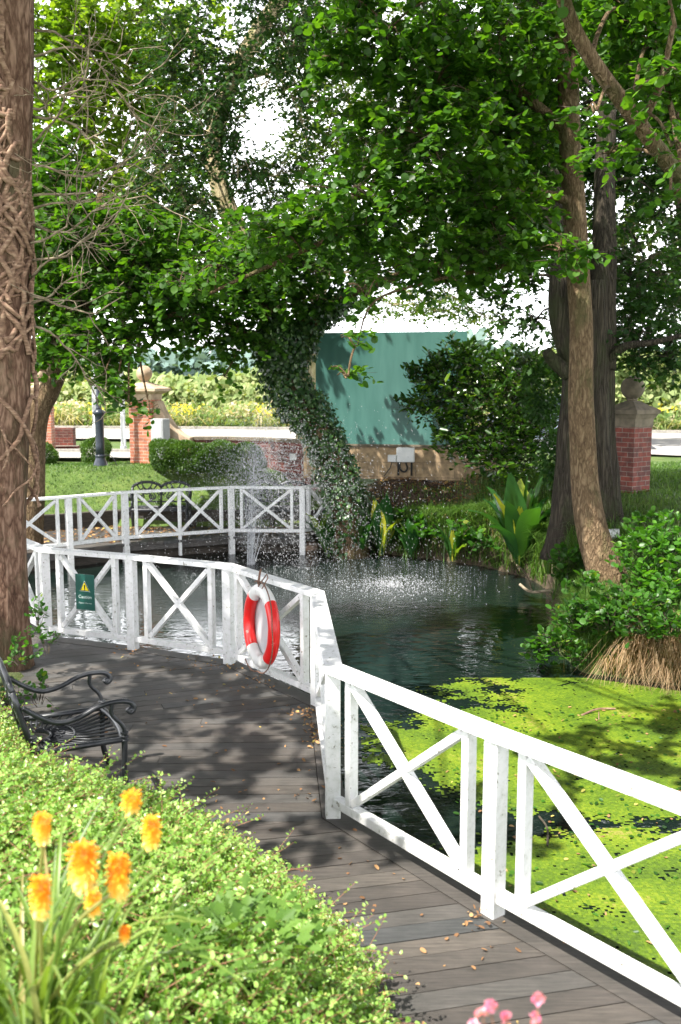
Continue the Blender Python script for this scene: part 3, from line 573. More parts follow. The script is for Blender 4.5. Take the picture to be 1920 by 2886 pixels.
# ------------------------------------------------------------------ caution sign
P = Vector((*A_, 0)); Q = Vector((*B_, 0)); d = (Q - P).normalized(); fn = Vector((d.y, -d.x, 0))
sc = (P + Q) / 2 + fn * .055 + Vector((0, 0, .60)) + d * -.0
sc = atY((40 + 628 * .319), (1500 + 530 * .319), sc.y)
root = empty('caution_sign', sc, math.atan2(d.y, d.x)); tag(root, 'small green caution sign with yellow warning triangle fixed to the white X brace', 'sign')
root.scale = (1.15, 1, 1.08); w = MB(); w.box((0, 0, 0), (.21, .008, .36), bev=.002); w.build('panel', 'sign_green', root)
def flat(name, polys, mat, y, par=root):
    q = MB()
    for p in polys: q.prism(p, y, y - .0012, lambda a, b_, c: (a, c, b_))
    return q.build(name, mat, par)
def tri(s, cz): return [(-s * .5, cz - s * .42), (s * .5, cz - s * .42), (0, cz + s * .5)]
flat('triangle_border', [tri(.118, .058)], 'sign_white', -.0042); flat('triangle_rim', [tri(.108, .058)], 'sign_black', -.0055); tr_ = flat('warning_triangle', [tri(.088, .056)], 'sign_yellow', -.0068)
flat('exclamation_mark', [[(-.0045, .035), (.0045, .035), (.007, .075), (-.007, .075)], [(-.0055, .021), (.0055, .021), (.0055, .031), (-.0055, .031)]], 'sign_black', -.0081)
dg = bpy.context.evaluated_depsgraph_get()
def text(name, body, size, z, mat, par, y=-.0045):
    cu = bpy.data.curves.new(name, 'FONT'); cu.body = body; cu.size = size; cu.align_x = 'CENTER'; cu.extrude = .0006
    t = bpy.data.objects.new(name, cu); link(t); bpy.context.view_layer.update()
    me = bpy.data.meshes.new_from_object(t.evaluated_get(bpy.context.evaluated_depsgraph_get())); bpy.data.objects.remove(t)
    me.transform(Matrix.Translation((0, y, z)) @ Matrix.Rotation(pi / 2, 4, 'X')); me.materials.clear(); me.materials.append(M[mat])
    o = bpy.data.objects.new(name, me); link(o); o.parent = par; return o
text('lettering', 'Caution', .046, -.062, 'sign_white', root); text('lettering', 'Slippery when wet', .0195, -.115, 'sign_white', root)
# ------------------------------------------------------------------ cast iron benches
def arc(c, r, a0, a1, n=12, ax=(1, 0, 0), az=(0, 0, 1)):
    ax, az, c = Vector(ax), Vector(az), Vector(c); return [c + ax * r * cos(a0 + (a1 - a0) * i / n) + az * r * sin(a0 + (a1 - a0) * i / n) for i in range(n + 1)]
def spiral(c, r0, r1, a0, a1, n=16, ax=(1, 0, 0), az=(0, 0, 1)):
    ax, az, c = Vector(ax), Vector(az), Vector(c); return [c + (ax * cos(a0 + (a1 - a0) * i / n) + az * sin(a0 + (a1 - a0) * i / n)) * (r0 + (r1 - r0) * i / n) for i in range(n + 1)]
def smoothpts(p, it=2):
    p = [Vector(v) for v in p]
    for _ in range(it):
        q = [p[0]]
        for a, b_ in zip(p, p[1:]): q += [a * .75 + b_ * .25, a * .25 + b_ * .75]
        q.append(p[-1]); p = q
    return p
def iron_bench(name, label, cat, w, panels, loc, rz, group=None, fat=1.0):
    # local: x width, -y is the front, origin on the floor
    root = empty(name, loc, rz); tag(root, label, cat, group)
    h = w / 2; dpt = .50; sz = .42; bh = .93
    def back(x, z):  # lean
        t = (z - sz) / (bh - sz); return Vector((x, dpt / 2 + .02 + .13 * t, z))
    f = MB(); pw = w / panels
    for s_ in (-1, 1): f.tube([back(s_ * h, z) for z in (sz - .02, sz + .15, sz + .3, bh - .12)], .017 * fat, 8)
    for k in range(panels):
        x0 = -h + k * pw; x1 = x0 + pw; top = []
        for i in range(17):
            t = i / 16; z = bh - .12 + .10 * sin(pi * t) ** .6; top.append(back(x0 + pw * t, z))
        f.tube(top, .017 * fat, 8); c = (x0 + x1) / 2
        if k: f.tube([back(x0, sz), back(x0, bh - .12)], .012 * fat, 6)
        f.tube([back(x0, sz + .10), back(x1, sz + .10)], .010 * fat, 6)
        for sg in (-1, 1):
            for dx, z0, z1_ in ((.05, sz + .1, bh - .04), (.14, sz + .1, bh - .08)):
                f.tube(smoothpts([back(c + sg * .02, z0), back(c + sg * (dx + .07), z0 + .08), back(c + sg * (dx - .03), z0 + .2), back(c + sg * (dx + .06), z1_)]), .0085 * fat, 6)
            cc = back(c + sg * .105, sz + .20); f.tube(spiral(cc, .062, .015, R(90), R(90 + sg * 450), 20), .008 * fat, 6)
            cc = back(c + sg * .07, bh - .17); f.tube(spiral(cc, .055, .015, R(-90), R(-90 - sg * 430), 20), .008 * fat, 6)
            cc = back(c + sg * (pw / 2 - .06), sz + .27); f.tube(spiral(cc, .045, .014, R(-90), R(-90 + sg * 400), 16), .008 * fat, 6)
        f.tube(arc(back(c, sz + .30), .05, 0, 2 * pi, 16), .008 * fat, 6)
    f.build('backrest', 'iron', root, smooth=True)
    s = MB(); fr = [(-h, -dpt / 2), (-h * .0, -dpt / 2 - .035), (h, -dpt / 2), (h, dpt / 2), (-h, dpt / 2), (-h, -dpt / 2)]
    fp = smoothpts([Vector((-h, -dpt / 2, sz)), Vector((-h * .4, -dpt / 2 - .03, sz)), Vector((h * .4, -dpt / 2 - .03, sz)), Vector((h, -dpt / 2, sz))])
    s.tube(fp, .021 * fat, 8); s.tube([Vector((h, -dpt / 2, sz)), Vector((h, dpt / 2, sz))], .018 * fat, 8); s.tube([Vector((-h, -dpt / 2, sz)), Vector((-h, dpt / 2, sz))], .018 * fat, 8); s.tube([Vector((-h, dpt / 2, sz)), Vector((h, dpt / 2, sz))], .016 * fat, 8)
    for k in range(panels):
        c = -h + (k + .5) * pw; nb = 22
        for i in range(nb):   # fan slats
            a = R(180 + 180 * (i + .5) / nb); ca, sa = cos(a), sin(a)
            t = min((pw / 2 - .015) / abs(ca) if abs(ca) > 1e-3 else 9, (dpt + .0) / abs(sa) if abs(sa) > 1e-3 else 9)
            o_ = Vector((c, dpt / 2 - .03, sz - .004)); s.tube([o_ + Vector((ca * .09, sa * .09, -.012)), o_ + Vector((ca * t * .6, sa * t * .6, -.018)), o_ + Vector((ca * (t - .03), sa * (t - .03), 0))], .0075 * fat, 5)
        s.tube(arc((c, dpt / 2 - .03, sz - .008), .1, R(180), R(360), 12, az=(0, 1, 0)), .009 * fat, 6)
        s.tube(arc((c, dpt / 2 - .03, sz - .012), .24 if pw > .5 else .2, R(180), R(360), 16, az=(0, 1, 0)), .007 * fat, 6)
        for q_ in range(5): s.tube(arc((c + .11 * cos(R(200 + 35 * q_)), dpt / 2 - .03 + .16 * sin(R(200 + 35 * q_)), sz - .008), .022, 0, 2 * pi, 8, az=(0, 1, 0)), .005 * fat, 5)
    s.build('seat', 'iron', root, smooth=True)
    for sg in (-1, 1):
        a = MB(); x = sg * (h + .01)
        p = smoothpts([Vector((x, dpt / 2 + .07, bh - .22)), Vector((x, dpt / 2 - .02, sz + .22)), Vector((x, dpt / 4, sz + .16)), Vector((x, 0, sz + .18)), Vector((x, -dpt / 4, sz + .245)), Vector((x, -dpt / 2 - .03, sz + .25)), Vector((x, -dpt / 2 - .08, sz + .2)), Vector((x, -dpt / 2 - .05, sz + .165)), Vector((x, -dpt / 2 - .03, sz + .19))])
        a.tube(p, .016 * fat, 8, flat=1.4); a.sphere((x, -dpt / 2 - .05, sz + .185), .02, 10, 8)
        a.tube(smoothpts([Vector((x, -dpt / 2 + .06, sz + .24)), Vector((x, -dpt / 2 + .07, sz + .17)), Vector((x, -dpt / 2 - .0, sz + .10)), Vector((x, -dpt / 2 - .015, sz + .03))]), .013 * fat, 8)
        a.build('armrest', 'iron', root, smooth=True)
        l_ = MB(); l_.tube(smoothpts([Vector((sg * h, -dpt / 2 - .01, sz + .04)), Vector((sg * h, -dpt / 2 - .01, sz - .08)), Vector((sg * h, -dpt / 2, sz - .25)), Vector((sg * (h + .01), -dpt / 2 - .045, .012))]), [.018 * fat] * 13, 8)
        for z in (.045, .02, -.005): l_.lathe((sg * h, -dpt / 2 - .012, sz + z), [(.014, -.01), (.026 * fat, -.004), (.026 * fat, .004), (.014, .01)], 12)
        l_.build('leg', 'iron', root, smooth=True)
        l_ = MB(); l_.tube(smoothpts([Vector((sg * h, dpt / 2 + .02, sz + .1)), Vector((sg * h, dpt / 2 + .0, sz - .2)), Vector((sg * h, dpt / 2 + .08, .012))]), .018 * fat, 8)
        for z in (.1, .075): l_.lathe((sg * h, dpt / 2 + .02, sz + z), [(.014, -.01), (.025, -.004), (.025, .004), (.014, .01)], 12)
        l_.build('leg', 'iron', root, smooth=True)
    return root
ch = iron_bench('garden_chair', 'black ornate cast iron garden chair facing the near boardwalk beside the sunlit shrub', 'chair', .62, 1, (-1.80, 6.28, .006), R(116))
ch.scale = (1.1, 1.1, 1.08); ch.location.x -= .04
bq = iron_bench('garden_bench', 'black cast iron two-seat bench on the far deck left of the fountain spray', 'bench', 1.16, 2, (-3.62, 18.95, FB + .005), R(2), 'black cast iron benches on the far deck', 1.7)
b2 = copy_tree(bq); b2.location = (-1.27, 19.0, FB + .005); b2.rotation_euler.z = R(-2); b2['label'] = 'black cast iron two-seat bench seen through the fountain spray near the ivy-clad trunk'
# ------------------------------------------------------------------ trees
def limb_pts(pts, n=14, wob=.03, seed=0):
    p = [Vector(v) for v in pts]; q = []
    for i in range(len(p) - 1):
        a = p[max(i - 1, 0)]; b_ = p[i]; c = p[i + 1]; d = p[min(i + 2, len(p) - 1)]
        m_ = max(2, n // (len(p) - 1))
        for k in range(m_):
            t = k / m_; q.append(.5 * ((2 * b_) + (-a + c) * t + (2 * a - 5 * b_ + 4 * c - d) * t * t + (-a + 3 * b_ - 3 * c + d) * t ** 3))
    q.append(p[-1])
    return [v + noise.noise_vector(v * .9 + Vector((seed, 0, 0))) * wob for v in q]
def taper(n, r0, r1, flare=0, fl=.12):
    return [r0 + (r1 - r0) * i / (n - 1) + flare * math.exp(-(i / (n - 1)) / fl) for i in range(n)]
def crown_leaves(blobs, leafL, rng, k=14, droop=.25, holes=()):
    """blobs: (centre, rx, ry, rz, cover). returns leaf arrays + twig lines"""
    Ps, Ds, Ns, Rs, Ls, TW = [], [], [], [], [], []
    for (c, rx, ry, rz_, cov) in blobs:
        area = pi * rx * rz_; nl = int(cov * 1.85 * area / (leafL * leafL * .52)); nt_ = max(3, nl // k)
        u_ = rng.normal(size=(nt_, 3)); u_ = nrm(u_) * (rng.random((nt_, 1)) ** (1 / 2.4))
        c_ = np.array(c); pos = c_ + u_ * np.array([rx, ry, rz_])
        if holes:
            keep = np.ones(nt_, bool)
            for (hx, hy, hr) in holes:
                dx = pos[:, 0]; Yy = pos[:, 1]; Zz = pos[:, 2] - CAMH
                px = 784 + 2205 * dx / (Yy * cos(PITCH) - Zz * sin(PITCH)); py = 1178.5 - 2205 * (Yy * sin(PITCH) + Zz * cos(PITCH)) / (Yy * cos(PITCH) - Zz * sin(PITCH))
                keep &= (np.hypot(px - hx, py - hy) > hr * (1 + .35 * rng.normal(size=nt_)))
            pos = pos[keep]; u_ = u_[keep]; nt_ = len(pos)
            if nt_ == 0: continue
        dr = nrm(u_ + rng.normal(size=(nt_, 3)) * .6 + np.array([0, 0, -droop])); dr[:, 2] *= .6; dr = nrm(dr)
        TL = leafL * k * .30 * rng.uniform(.7, 1.3, nt_); cl = rng.random(nt_)
        st = pos - dr * (TL * .5)[:, None]
        TW.append((st, st + dr * TL[:, None], c_, np.broadcast_to(c_, st.shape)))
        for j in range(k):
            t = (j + rng.random(nt_) * .8) / k; side = nrm(np.cross(dr, np.array([0, 0, 1.0])) + 1e-4) * (1 if j % 2 else -1)
            p = st + dr * (TL * t)[:, None] + rng.normal(size=(nt_, 3)) * leafL * .18; p[:, 2] -= (t ** 2) * TL * .25
            dd = nrm(dr * .55 + side * .8 + rng.normal(size=(nt_, 3)) * .38 + np.array([0, 0, -droop]))
            nn_ = np.array([0, 0, 1.0]) + rng.normal(size=(nt_, 3)) * .45
            Ps.append(p); Ds.append(dd); Ns.append(nn_); Rs.append(np.clip(.5 * rng.random(nt_) + .5 * cl, 0, 1)); Ls.append(leafL * rng.uniform(.65, 1.25, nt_))
    return np.concatenate(Ps), np.concatenate(Ds), np.concatenate(Ns), np.concatenate(Rs), np.concatenate(Ls), TW
def strands(name, segs, r0, mat, parent, org):
    """thin 3-sided prisms for many twigs: segs = [(A, B)] arrays"""
    A = np.concatenate([s[0] for s in segs]); B = np.concatenate([s[1] for s in segs]); n = len(A)
    d = nrm(B - A); s = nrm(np.cross(d, np.array([.3, .2, .93]))); t = np.cross(d, s); V = np.zeros((n, 6, 3))
    for j in range(3):
        th = 2 * pi * j / 3; o_ = s * cos(th) + t * sin(th); V[:, j] = A + o_ * r0; V[:, 3 + j] = B + o_ * r0 * .4
    V = V.reshape(-1, 3) - np.array(org); f = np.array([[0, 1, 4, 3], [1, 2, 5, 4], [2, 0, 3, 5]]); F = (f[None] + (np.arange(n) * 6)[:, None, None]).reshape(-1)
    me = bpy.data.meshes.new(name); me.vertices.add(len(V)); me.vertices.foreach_set('co', V.astype(np.float32).ravel()); me.loops.add(len(F)); me.loops.foreach_set('vertex_index', F.astype(np.int32))
    me.polygons.add(3 * n); me.polygons.foreach_set('loop_start', (np.arange(3 * n) * 4).astype(np.int32)); me.update(calc_edges=True); me.materials.append(M[mat])
    o = bpy.data.objects.new(name, me); link(o); o.parent = parent; return o
def tree(name, label, base, trunk, r0, r1, bark, blobs, leaf, leafL, seed, limbs=(), flare=.1, k=14, T=T6, twigmat='twig', holes=(), rough=.10, wid=.8, group=None, minlink=.0, seg=28):
    rng = exec_rng(seed); root = empty(name, base); tag(root, label, 'tree', group); org = Vector(base); leafL *= (.86 if seed != 5 else 1)
    q = MB(); p = limb_pts(trunk, 40, .03, seed); q.tube(p, taper(len(p), r0, r1, flare), seg, rough=rough, rs=seed); q.build('trunk', bark, root, org, True)
    allp = list(p[len(p) // 3:])
    for (lp, a, b_) in limbs:
        q = MB(); pp = limb_pts(lp, 22, .05, seed + 3); q.tube(pp, taper(len(pp), a, b_), 12, rough=.12, rs=seed); q.build('limb', bark, root, org, True); allp += pp
    if blobs:
        bl = [(D(x, y, Y), rx * Y / 2205, max(.5, rx * Y / 2205 * .8), ry * Y / 2205, cov) for (x, y, Y, rx, ry, cov) in blobs] if len(blobs[0]) == 6 else blobs
        P_, D_v, N_, R_n, L_, TW = crown_leaves(bl, leafL, rng, k, holes=holes)
        leaves('crown', P_, D_v, N_, L_, L_ * wid, R_n, leaf, root, org, T)
        # branches from nearest wood point to each blob, then to sub-points
        seg_ = [(t[0], t[1]) for t in TW]; A2, B2 = [], []
        for (c, rx, ry, rz_, cov), tw in zip(bl, TW):
            br = MB(); c = Vector(c); s_ = min(allp, key=lambda v: (v - c).length)
            if (s_ - c).length > minlink: pp = limb_pts([s_, s_.lerp(c, .5) + Vector((0, 0, .12 * (s_ - c).length)), c], 8, .06, seed); br.tube(pp, taper(len(pp), max(.010, min(.032, .009 * (s_ - c).length + .010)), .012), 6)
            ends = tw[0]; m_ = min(len(ends), 26); hubs = []
            for i in range(m_ // 3 + 1):
                e = Vector(ends[rng.integers(len(ends))]); pp = limb_pts([c, c.lerp(e, .5) + Vector((0, 0, .05)), e], 6, .05, seed + i); br.tube(pp, taper(len(pp), .012, .005), 5); hubs += pp[1:]
            H = np.array([tuple(h) for h in hubs]); 
            d2 = ((ends[:, None, :] - H[None]) ** 2).sum(-1); j = d2.argmin(1); near = np.sqrt(d2.min(1)) < 1.2; A2.append(H[j][near]); B2.append(ends[near]); br.build('branch', bark, root, org, True)
        strands('twigs', seg_ + list(zip(A2, B2)), max(.0035, leafL * .045), twigmat, root, org)
    return root
# --- near pine with dead ivy
TY = 9.3
tb = Vector((onz(15, 1890, -.0).x, 9.3, -.05)); tb.x = atY(8, 1700, 9.3).x
root = tree('pine_tree', 'tall reddish pine trunk wrapped in dead ivy stems at the left edge behind the chair', tb, [tb, atY(2, 1500, TY), atY(16, 1000, TY), atY(20, 500, TY), atY(28, 0, TY), atY(30, -600, TY), atY(30, -1400, TY + .3)], .235, .20, 'bark_pine',
    [((-3.4, 3.2, 7.0), .8, .6, .4, .9), ((-3.7, 4.2, 7.2), 1.1, 1.1, .6, 1.22), ((-4.7, 5.0, 7.2), 1.2, 1.2, .6, 1.22), ((-5.2, 6.7, 7.3), 1.6, 1.4, .7, 1.30), ((-6.3, 7.9, 7.3), 1.4, 1.3, .7, 1.30), ((-3.7, 5.8, 7.6), 1.2, 1.2, .6, 1.15), ((-4.2, 7.6, 8.0), 1.5, 1.2, .7, 0.86), ((-6.8, 5.6, 7.5), 1.2, 1.5, .8, 1.15), ((-2.6, 4.3, 7.0), .8, .7, .4, 1.0), ((-1.5, 5.3, 7.2), 1.0, .9, .5, 1.1), ((-.5, 6.2, 7.7), .9, .9, .5, 1.0), ((.4, 4.9, 7.0), .7, .6, .4, .7), ((-4.4, 6.5, 8.2), 1.6, 1.4, .6, 1.01), ((-5.2, 9.6, 8.6), 1.5, 1.5, .7, 1.01)], 'leaf_pine', .17, 5, k=22, wid=.75, rough=.08, flare=.06)  # unseen overhead clumps, added to cast dappled shade on deck, fence and duckweed
org = tb; rg = random.Random(9)
st = MB()
for i in range(120):   # dead ivy stems climbing
    a = rg.uniform(0, 2 * pi); z = rg.uniform(2.9, 6.2) if i > 8 else 1.6; pts = []; zz = z; a_v = rg.uniform(-.5, .5)
    for s_ in range(rg.randint(10, 26)):
        t = (zz - 1.0) / 9; cx = atY(12 + 10 * min(1, max(0, (zz - 1.5) / 4)), 800, TY).x; rr = .215 + .05 * rg.random()
        pts.append(Vector((cx + rr * cos(a), TY + rr * sin(a), zz))); a_v += rg.uniform(-.4, .4); a_v *= .85; a += a_v; zz += rg.uniform(.08, .16) * (1 if rg.random() > .1 else -.4)
    st.tube(smoothpts(pts, 1), rg.uniform(.008, .028), 6)
st.build('dead_ivy_stem', 'ivy_stem', root, org, True)
dw = MB()
def deadbranch(p, d, L_, r, depth):
    pts = [Vector(p)]; d = Vector(d).normalized(); n = max(4, int(L_ / .09)); spots = []
    for i in range(n):
        d = (d + Vector((rg.gauss(0, .2), rg.gauss(0, .2), rg.gauss(0, .2) + .02))).normalized(); pts.append(pts[-1] + d * L_ / n); spots.append((pts[-1], d.copy()))
    dw.tube(pts, taper(len(pts), r, max(.0025, r * .35)), 5)
    if depth > 0:
        for q, dd in spots[1:]:
            if rg.random() < (.75 if depth > 1 else .5):
                s_ = (dd + Vector((rg.gauss(0, .6), rg.gauss(0, .6), rg.gauss(0, .6)))).normalized(); deadbranch(q, s_, L_ * rg.uniform(.25, .55), max(.003, r * .5), depth - 1)
for (y, L_, up_) in [(70, 1.5, -.25), (190, 1.1, -.2), (270, 1.3, -.25), (380, 1.5, -.1), (450, 1.2, .05), (520, 1.4, -.2), (560, 1.0, .1), (600, 1.3, -.15), (640, .9, .4), (680, 1.2, -.3), (700, .8, .2), (330, .9, .5), (480, .8, .5), (750, 1.1, -.5), (130, .9, .3), (250, 1.2, -.05)]:
    p = D(78 if y < 560 else 70, y, TY - .05 + rg.uniform(-.12, .12)); deadbranch(p, (1, rg.uniform(-.7, .3), up_), L_ * .95, .014, 2)
dw.build('dead_twigs', 'dead_wood', root, org, True)
# --- leaning alder on the far left lawn
b0 = D(56, 1140, 16.8); b0.z = gz(b0.x, b0.y) - .05
tree('leaning_tree', 'leaning grey-brown tree on the left lawn with low leafy sprays over the lamp post', b0, [b0, D(78, 1010, 16.8), D(112, 900, 16.8), D(142, 830, 16.8), D(195, 700, 16.8), D(225, 610, 16.8), D(235, 450, 16.8)], .215, .11, 'bark_alder',
    [(200, 560, 16.5, 170, 120, 2.6), (130, 690, 16.2, 110, 100, 2.6), (300, 660, 16, 150, 90, 2.4), (110, 470, 17, 80, 120, 2.4), (235, 800, 15.6, 110, 75, 2.6), (265, 900, 15.2, 40, 40, 1.8), (235, 870, 15.3, 50, 30, 1.4), (345, 955, 15.0, 42, 18, 1.3), (295, 925, 15.1, 25, 20, 1.3), (150, 600, 18, 120, 120, 2.2), (300, 620, 18.5, 150, 100, 2.2), (120, 420, 18, 100, 120, 2.0), (130, 790, 15.8, 75, 60, 1.8), (340, 745, 16, 90, 45, 2.0), (420, 730, 16, 80, 50, 1.5), (330, 560, 16, 120, 90, 2.2), (90, 830, 15.9, 35, 60, 1.2)], 'leaf_alder', .115, 11, limbs=[([D(135, 850, 16.8), D(170, 770, 16.6), D(260, 760, 16.3), D(310, 750, 16)], .10, .03), ([D(160, 800, 16.8), D(120, 700, 16.9), D(95, 560, 17)], .12, .04)], flare=.05, T=T8, wid=.95, holes=[(336, 838, 42), (400, 890, 52), (150, 1000, 60)])
# --- ivy tree
b0 = D(808, 1265, 17.9); b0.z = -.5
it = tree('ivy_clad_tree', 'curved leaning trunk smothered in ivy beside the fountain, arching over to the right', b0, [b0, D(796, 1160, 17.8), D(775, 1060, 17.7), D(720, 975, 17.6), D(670, 900, 17.6), D(640, 830, 17.6), D(618, 740, 17.6), D(600, 640, 17.6), D(585, 540, 17.6)], .27, .13, 'bark_alder',
    [(560, 690, 17.2, 150, 85, 2.2), (660, 610, 17.2, 170, 85, 2.4), (500, 790, 17.2, 75, 60, 1.9), (460, 700, 17, 90, 60, 1.8), (580, 790, 17.1, 60, 45, 1.6), (820, 570, 17.5, 170, 75, 2.0), (700, 690, 17.3, 80, 40, 1.6), (420, 790, 17, 50, 40, 1.2), (560, 560, 17.5, 160, 80, 2.4), (520, 870, 17, 30, 28, .8)], 'leaf_alder', .11, 12, limbs=[([D(668, 860, 17.6), D(690, 790, 17.5), D(740, 725, 17.4), D(820, 668, 17.3), D(930, 630, 17.2), D(1060, 590, 17.0)], .16, .05), ([D(640, 830, 17.6), D(560, 760, 17.4), D(480, 720, 17.2)], .09, .03)], flare=.10, T=T8, wid=.9, holes=[(336, 838, 45), (420, 890, 50)])
rng = exec_rng(33); cen = limb_pts([b0, D(796, 1160, 17.8), D(775, 1060, 17.7), D(720, 975, 17.6), D(670, 900, 17.6), D(645, 830, 17.6), D(640, 760, 17.55)], 60, 0)
cen2 = limb_pts([D(650, 850, 17.6), D(690, 790, 17.5), D(740, 725, 17.4), D(800, 680, 17.3)], 24, 0)
C0 = np.array([tuple(v) for v in cen]); C1 = np.array([tuple(v) for v in cen2])
def around(C, n, r, rng):
    i = rng.integers(0, len(C) - 1, n); p = C[i] + (C[np.minimum(i + 1, len(C) - 1)] - C[i]) * rng.random((n, 1)); o_ = nrm(rng.normal(size=(n, 3))); rr = r * (.55 + .6 * rng.random((n, 1)) ** .6)
    lump = np.array([noise.noise(Vector(tuple(v * 2.3))) for v in p + o_ * .3])[:, None]; return p + o_ * (rr * (1 + .55 * lump)), o_
p1, o1 = around(C0, 13000, .38, rng); p2, o2 = around(C1, 3000, .27, rng); p3 = np.array(tuple(D(655, 790, 17.5))) + nrm(rng.normal(size=(3500, 3))) * rng.random((3500, 1)) ** .4 * np.array([.62, .5, .55]); o3 = nrm(p3 - np.array(tuple(D(655, 790, 17.5))))
PI = np.concatenate([p1, p2, p3]); OI = np.concatenate([o1, o2, o3]); n = len(PI)
leaves('ivy', PI, nrm(OI * .4 + np.array([0, 0, -.9]) + rng.normal(size=(n, 3)) * .4), OI + rng.normal(size=(n, 3)) * .45 + np.array([0, 0, .4]), rng.uniform(.035, .115, n), rng.uniform(.035, .10, n), rng.random(n), 'leaf_ivy', it, b0, T4)
# --- big oak right
b0 = D(1352, 1200, 13.6); b0.z = gz(b0.x, b0.y) - .45
ok = tree('oak_tree', 'thick dark oak with deeply ridged bark and flared roots behind the paler alder trunk', b0, [b0, D(1350, 1100, 13.6), D(1345, 1000, 13.6), D(1350, 880, 13.6), D(1352, 780, 13.6), D(1345, 650, 13.6)], .43, .30, 'bark_oak',
    [(1230, 740, 14.6, 130, 60, 1.5), (1160, 680, 14.8, 90, 50, 1.0), (1450, 640, 14.2, 150, 150, 3.0), (1530, 470, 15, 120, 150, 2.6), (1460, 790, 14, 150, 70, 3.0), (1290, 820, 14.2, 60, 60, 1.4), (1200, 330, 15, 200, 220, 2.6), (1190, 560, 15, 150, 110, 2.2), (1480, 300, 15, 120, 150, 2.2), (1060, 640, 14.8, 110, 60, 1.2), (1530, 830, 13.8, 70, 40, 2.2), (1350, 60, 15, 260, 160, 2.4), (1500, 640, 16, 130, 160, 2.0), (1520, 280, 16.5, 110, 140, 2.2), (1400, 420, 16, 110, 120, 2.0), (1290, 300, 16, 120, 200, 1.8), (1130, 60, 15.5, 200, 120, 1.8)], 'leaf_oak', .12, 21,
    limbs=[([D(1320, 830, 13.6), D(1290, 700, 13.6), D(1285, 560, 13.7), D(1270, 400, 14)], .20, .10), ([D(1375, 850, 13.6), D(1390, 700, 13.6), D(1395, 500, 13.8), D(1400, 250, 14)], .24, .12), ([D(1380, 850, 13.5), D(1430, 800, 13.3), D(1500, 790, 13.2), D(1570, 770, 13.2)], .07, .03), ([D(1285, 560, 13.7), D(1240, 470, 13.8), D(1180, 400, 14)], .09, .03), ([D(1310, 860, 13.5), D(1275, 830, 13.5), D(1262, 810, 13.4)], .12, .07)], flare=.20, T=TOAK, wid=.8, rough=.24, holes=[(1500, 560, 40), (1430, 480, 30), (1447, 905, 42)], seg=36)
# --- alder right
b0 = D(1415, 1385, 11.7); b0.z = gz(b0.x, b0.y) - .1
tree('alder_tree', 'paler brown alder trunk leaning from the right bank with long leafy branches over the pond', b0, [b0, D(1395, 1330, 11.75), D(1362, 1230, 11.9), D(1345, 1100, 12), D(1340, 950, 12), D(1338, 800, 12), D(1332, 640, 12), D(1322, 450, 12), D(1310, 250, 12), D(1300, 60, 12), D(1290, -200, 12)], .190, .105, 'bark_alder',
    [(1150, 110, 12, 220, 170, 2.6), (900, 70, 11, 180, 100, 2.0), (980, 320, 11, 210, 120, 2.4), (1120, 500, 11.5, 170, 140, 2.6), (850, 460, 11, 220, 90, 2.4), (650, 540, 11.5, 190, 70, 1.7), (500, 620, 12, 140, 60, 1.4), (980, 600, 11.5, 190, 70, 1.9), (1290, 575, 10.9, 90, 45, 1.8), (780, 150, 11, 80, 100, 1.4), (1000, 200, 11.3, 160, 120, 2.2), (845, 680, 10.8, 50, 70, .8), (800, 865, 10.4, 38, 26, 1.3), (815, 790, 10.6, 20, 45, .8), (420, 660, 12, 90, 40, 1.0), (1180, 330, 12.2, 130, 160, 2.6), (1250, -160, 12, 260, 120, 2.0), (850, -120, 11, 260, 110, 1.8)], 'leaf_alder', .098, 31,
    limbs=[([D(1325, 470, 12), D(1200, 440, 11.8), D(1000, 470, 11.5), D(800, 530, 11.4), D(600, 620, 11.6), D(480, 680, 11.8)], .06, .018), ([D(1315, 300, 12), D(1150, 180, 11.8), D(980, 120, 11.5), D(800, 60, 11.2)], .07, .02), ([D(1330, 560, 12), D(1200, 600, 11.7), D(1000, 640, 11.4), D(860, 690, 11), D(820, 800, 10.6)], .035, .006)], flare=.13, T=T8, wid=.88, rough=.10, holes=[(600, 297, 46)])
# --- tree whose bough leans in at upper right
b0 = Vector((6.8, 7.2, gz(6.8, 7.2)))
b0 = Vector((5.6, 10.6, gz(5.6, 10.6)))
tree('overhanging_tree', 'smooth tan bough slanting across the upper right corner with large round leaves', b0, [b0, Vector((5.3, 10.2, 2.6)), D(1640, 500, 9.0), D(1550, 390, 8.6), D(1460, 270, 8.4), D(1380, 160, 8.3), D(1320, 60, 8.2), D(1285, -40, 8.1), D(1240, -200, 8)], .08, .050, 'bark_alder',
    [(1500, 100, 9.4, 130, 150, 2.2), (1370, 255, 7.9, 55, 40, .8), (1550, 330, 8.0, 40, 60, 1.2), (1430, 30, 9.4, 110, 90, 1.6), (1550, 450, 8.3, 35, 40, 1.0), (1520, 180, 7.8, 50, 70, 1.2), (1400, 350, 9.6, 70, 60, 1.2), (1480, 60, 10.5, 130, 110, 2), (1540, 260, 10.5, 80, 100, 2), (1500, -150, 8, 200, 150, 1.8), (1200, -260, 8, 160, 100, 1.4)], 'leaf_alder', .088, 41, flare=.04, T=T8, wid=.95, limbs=[([D(1470, 290, 8.4), D(1520, 200, 8.2), D(1560, 60, 8)], .04, .02)], rough=.05)
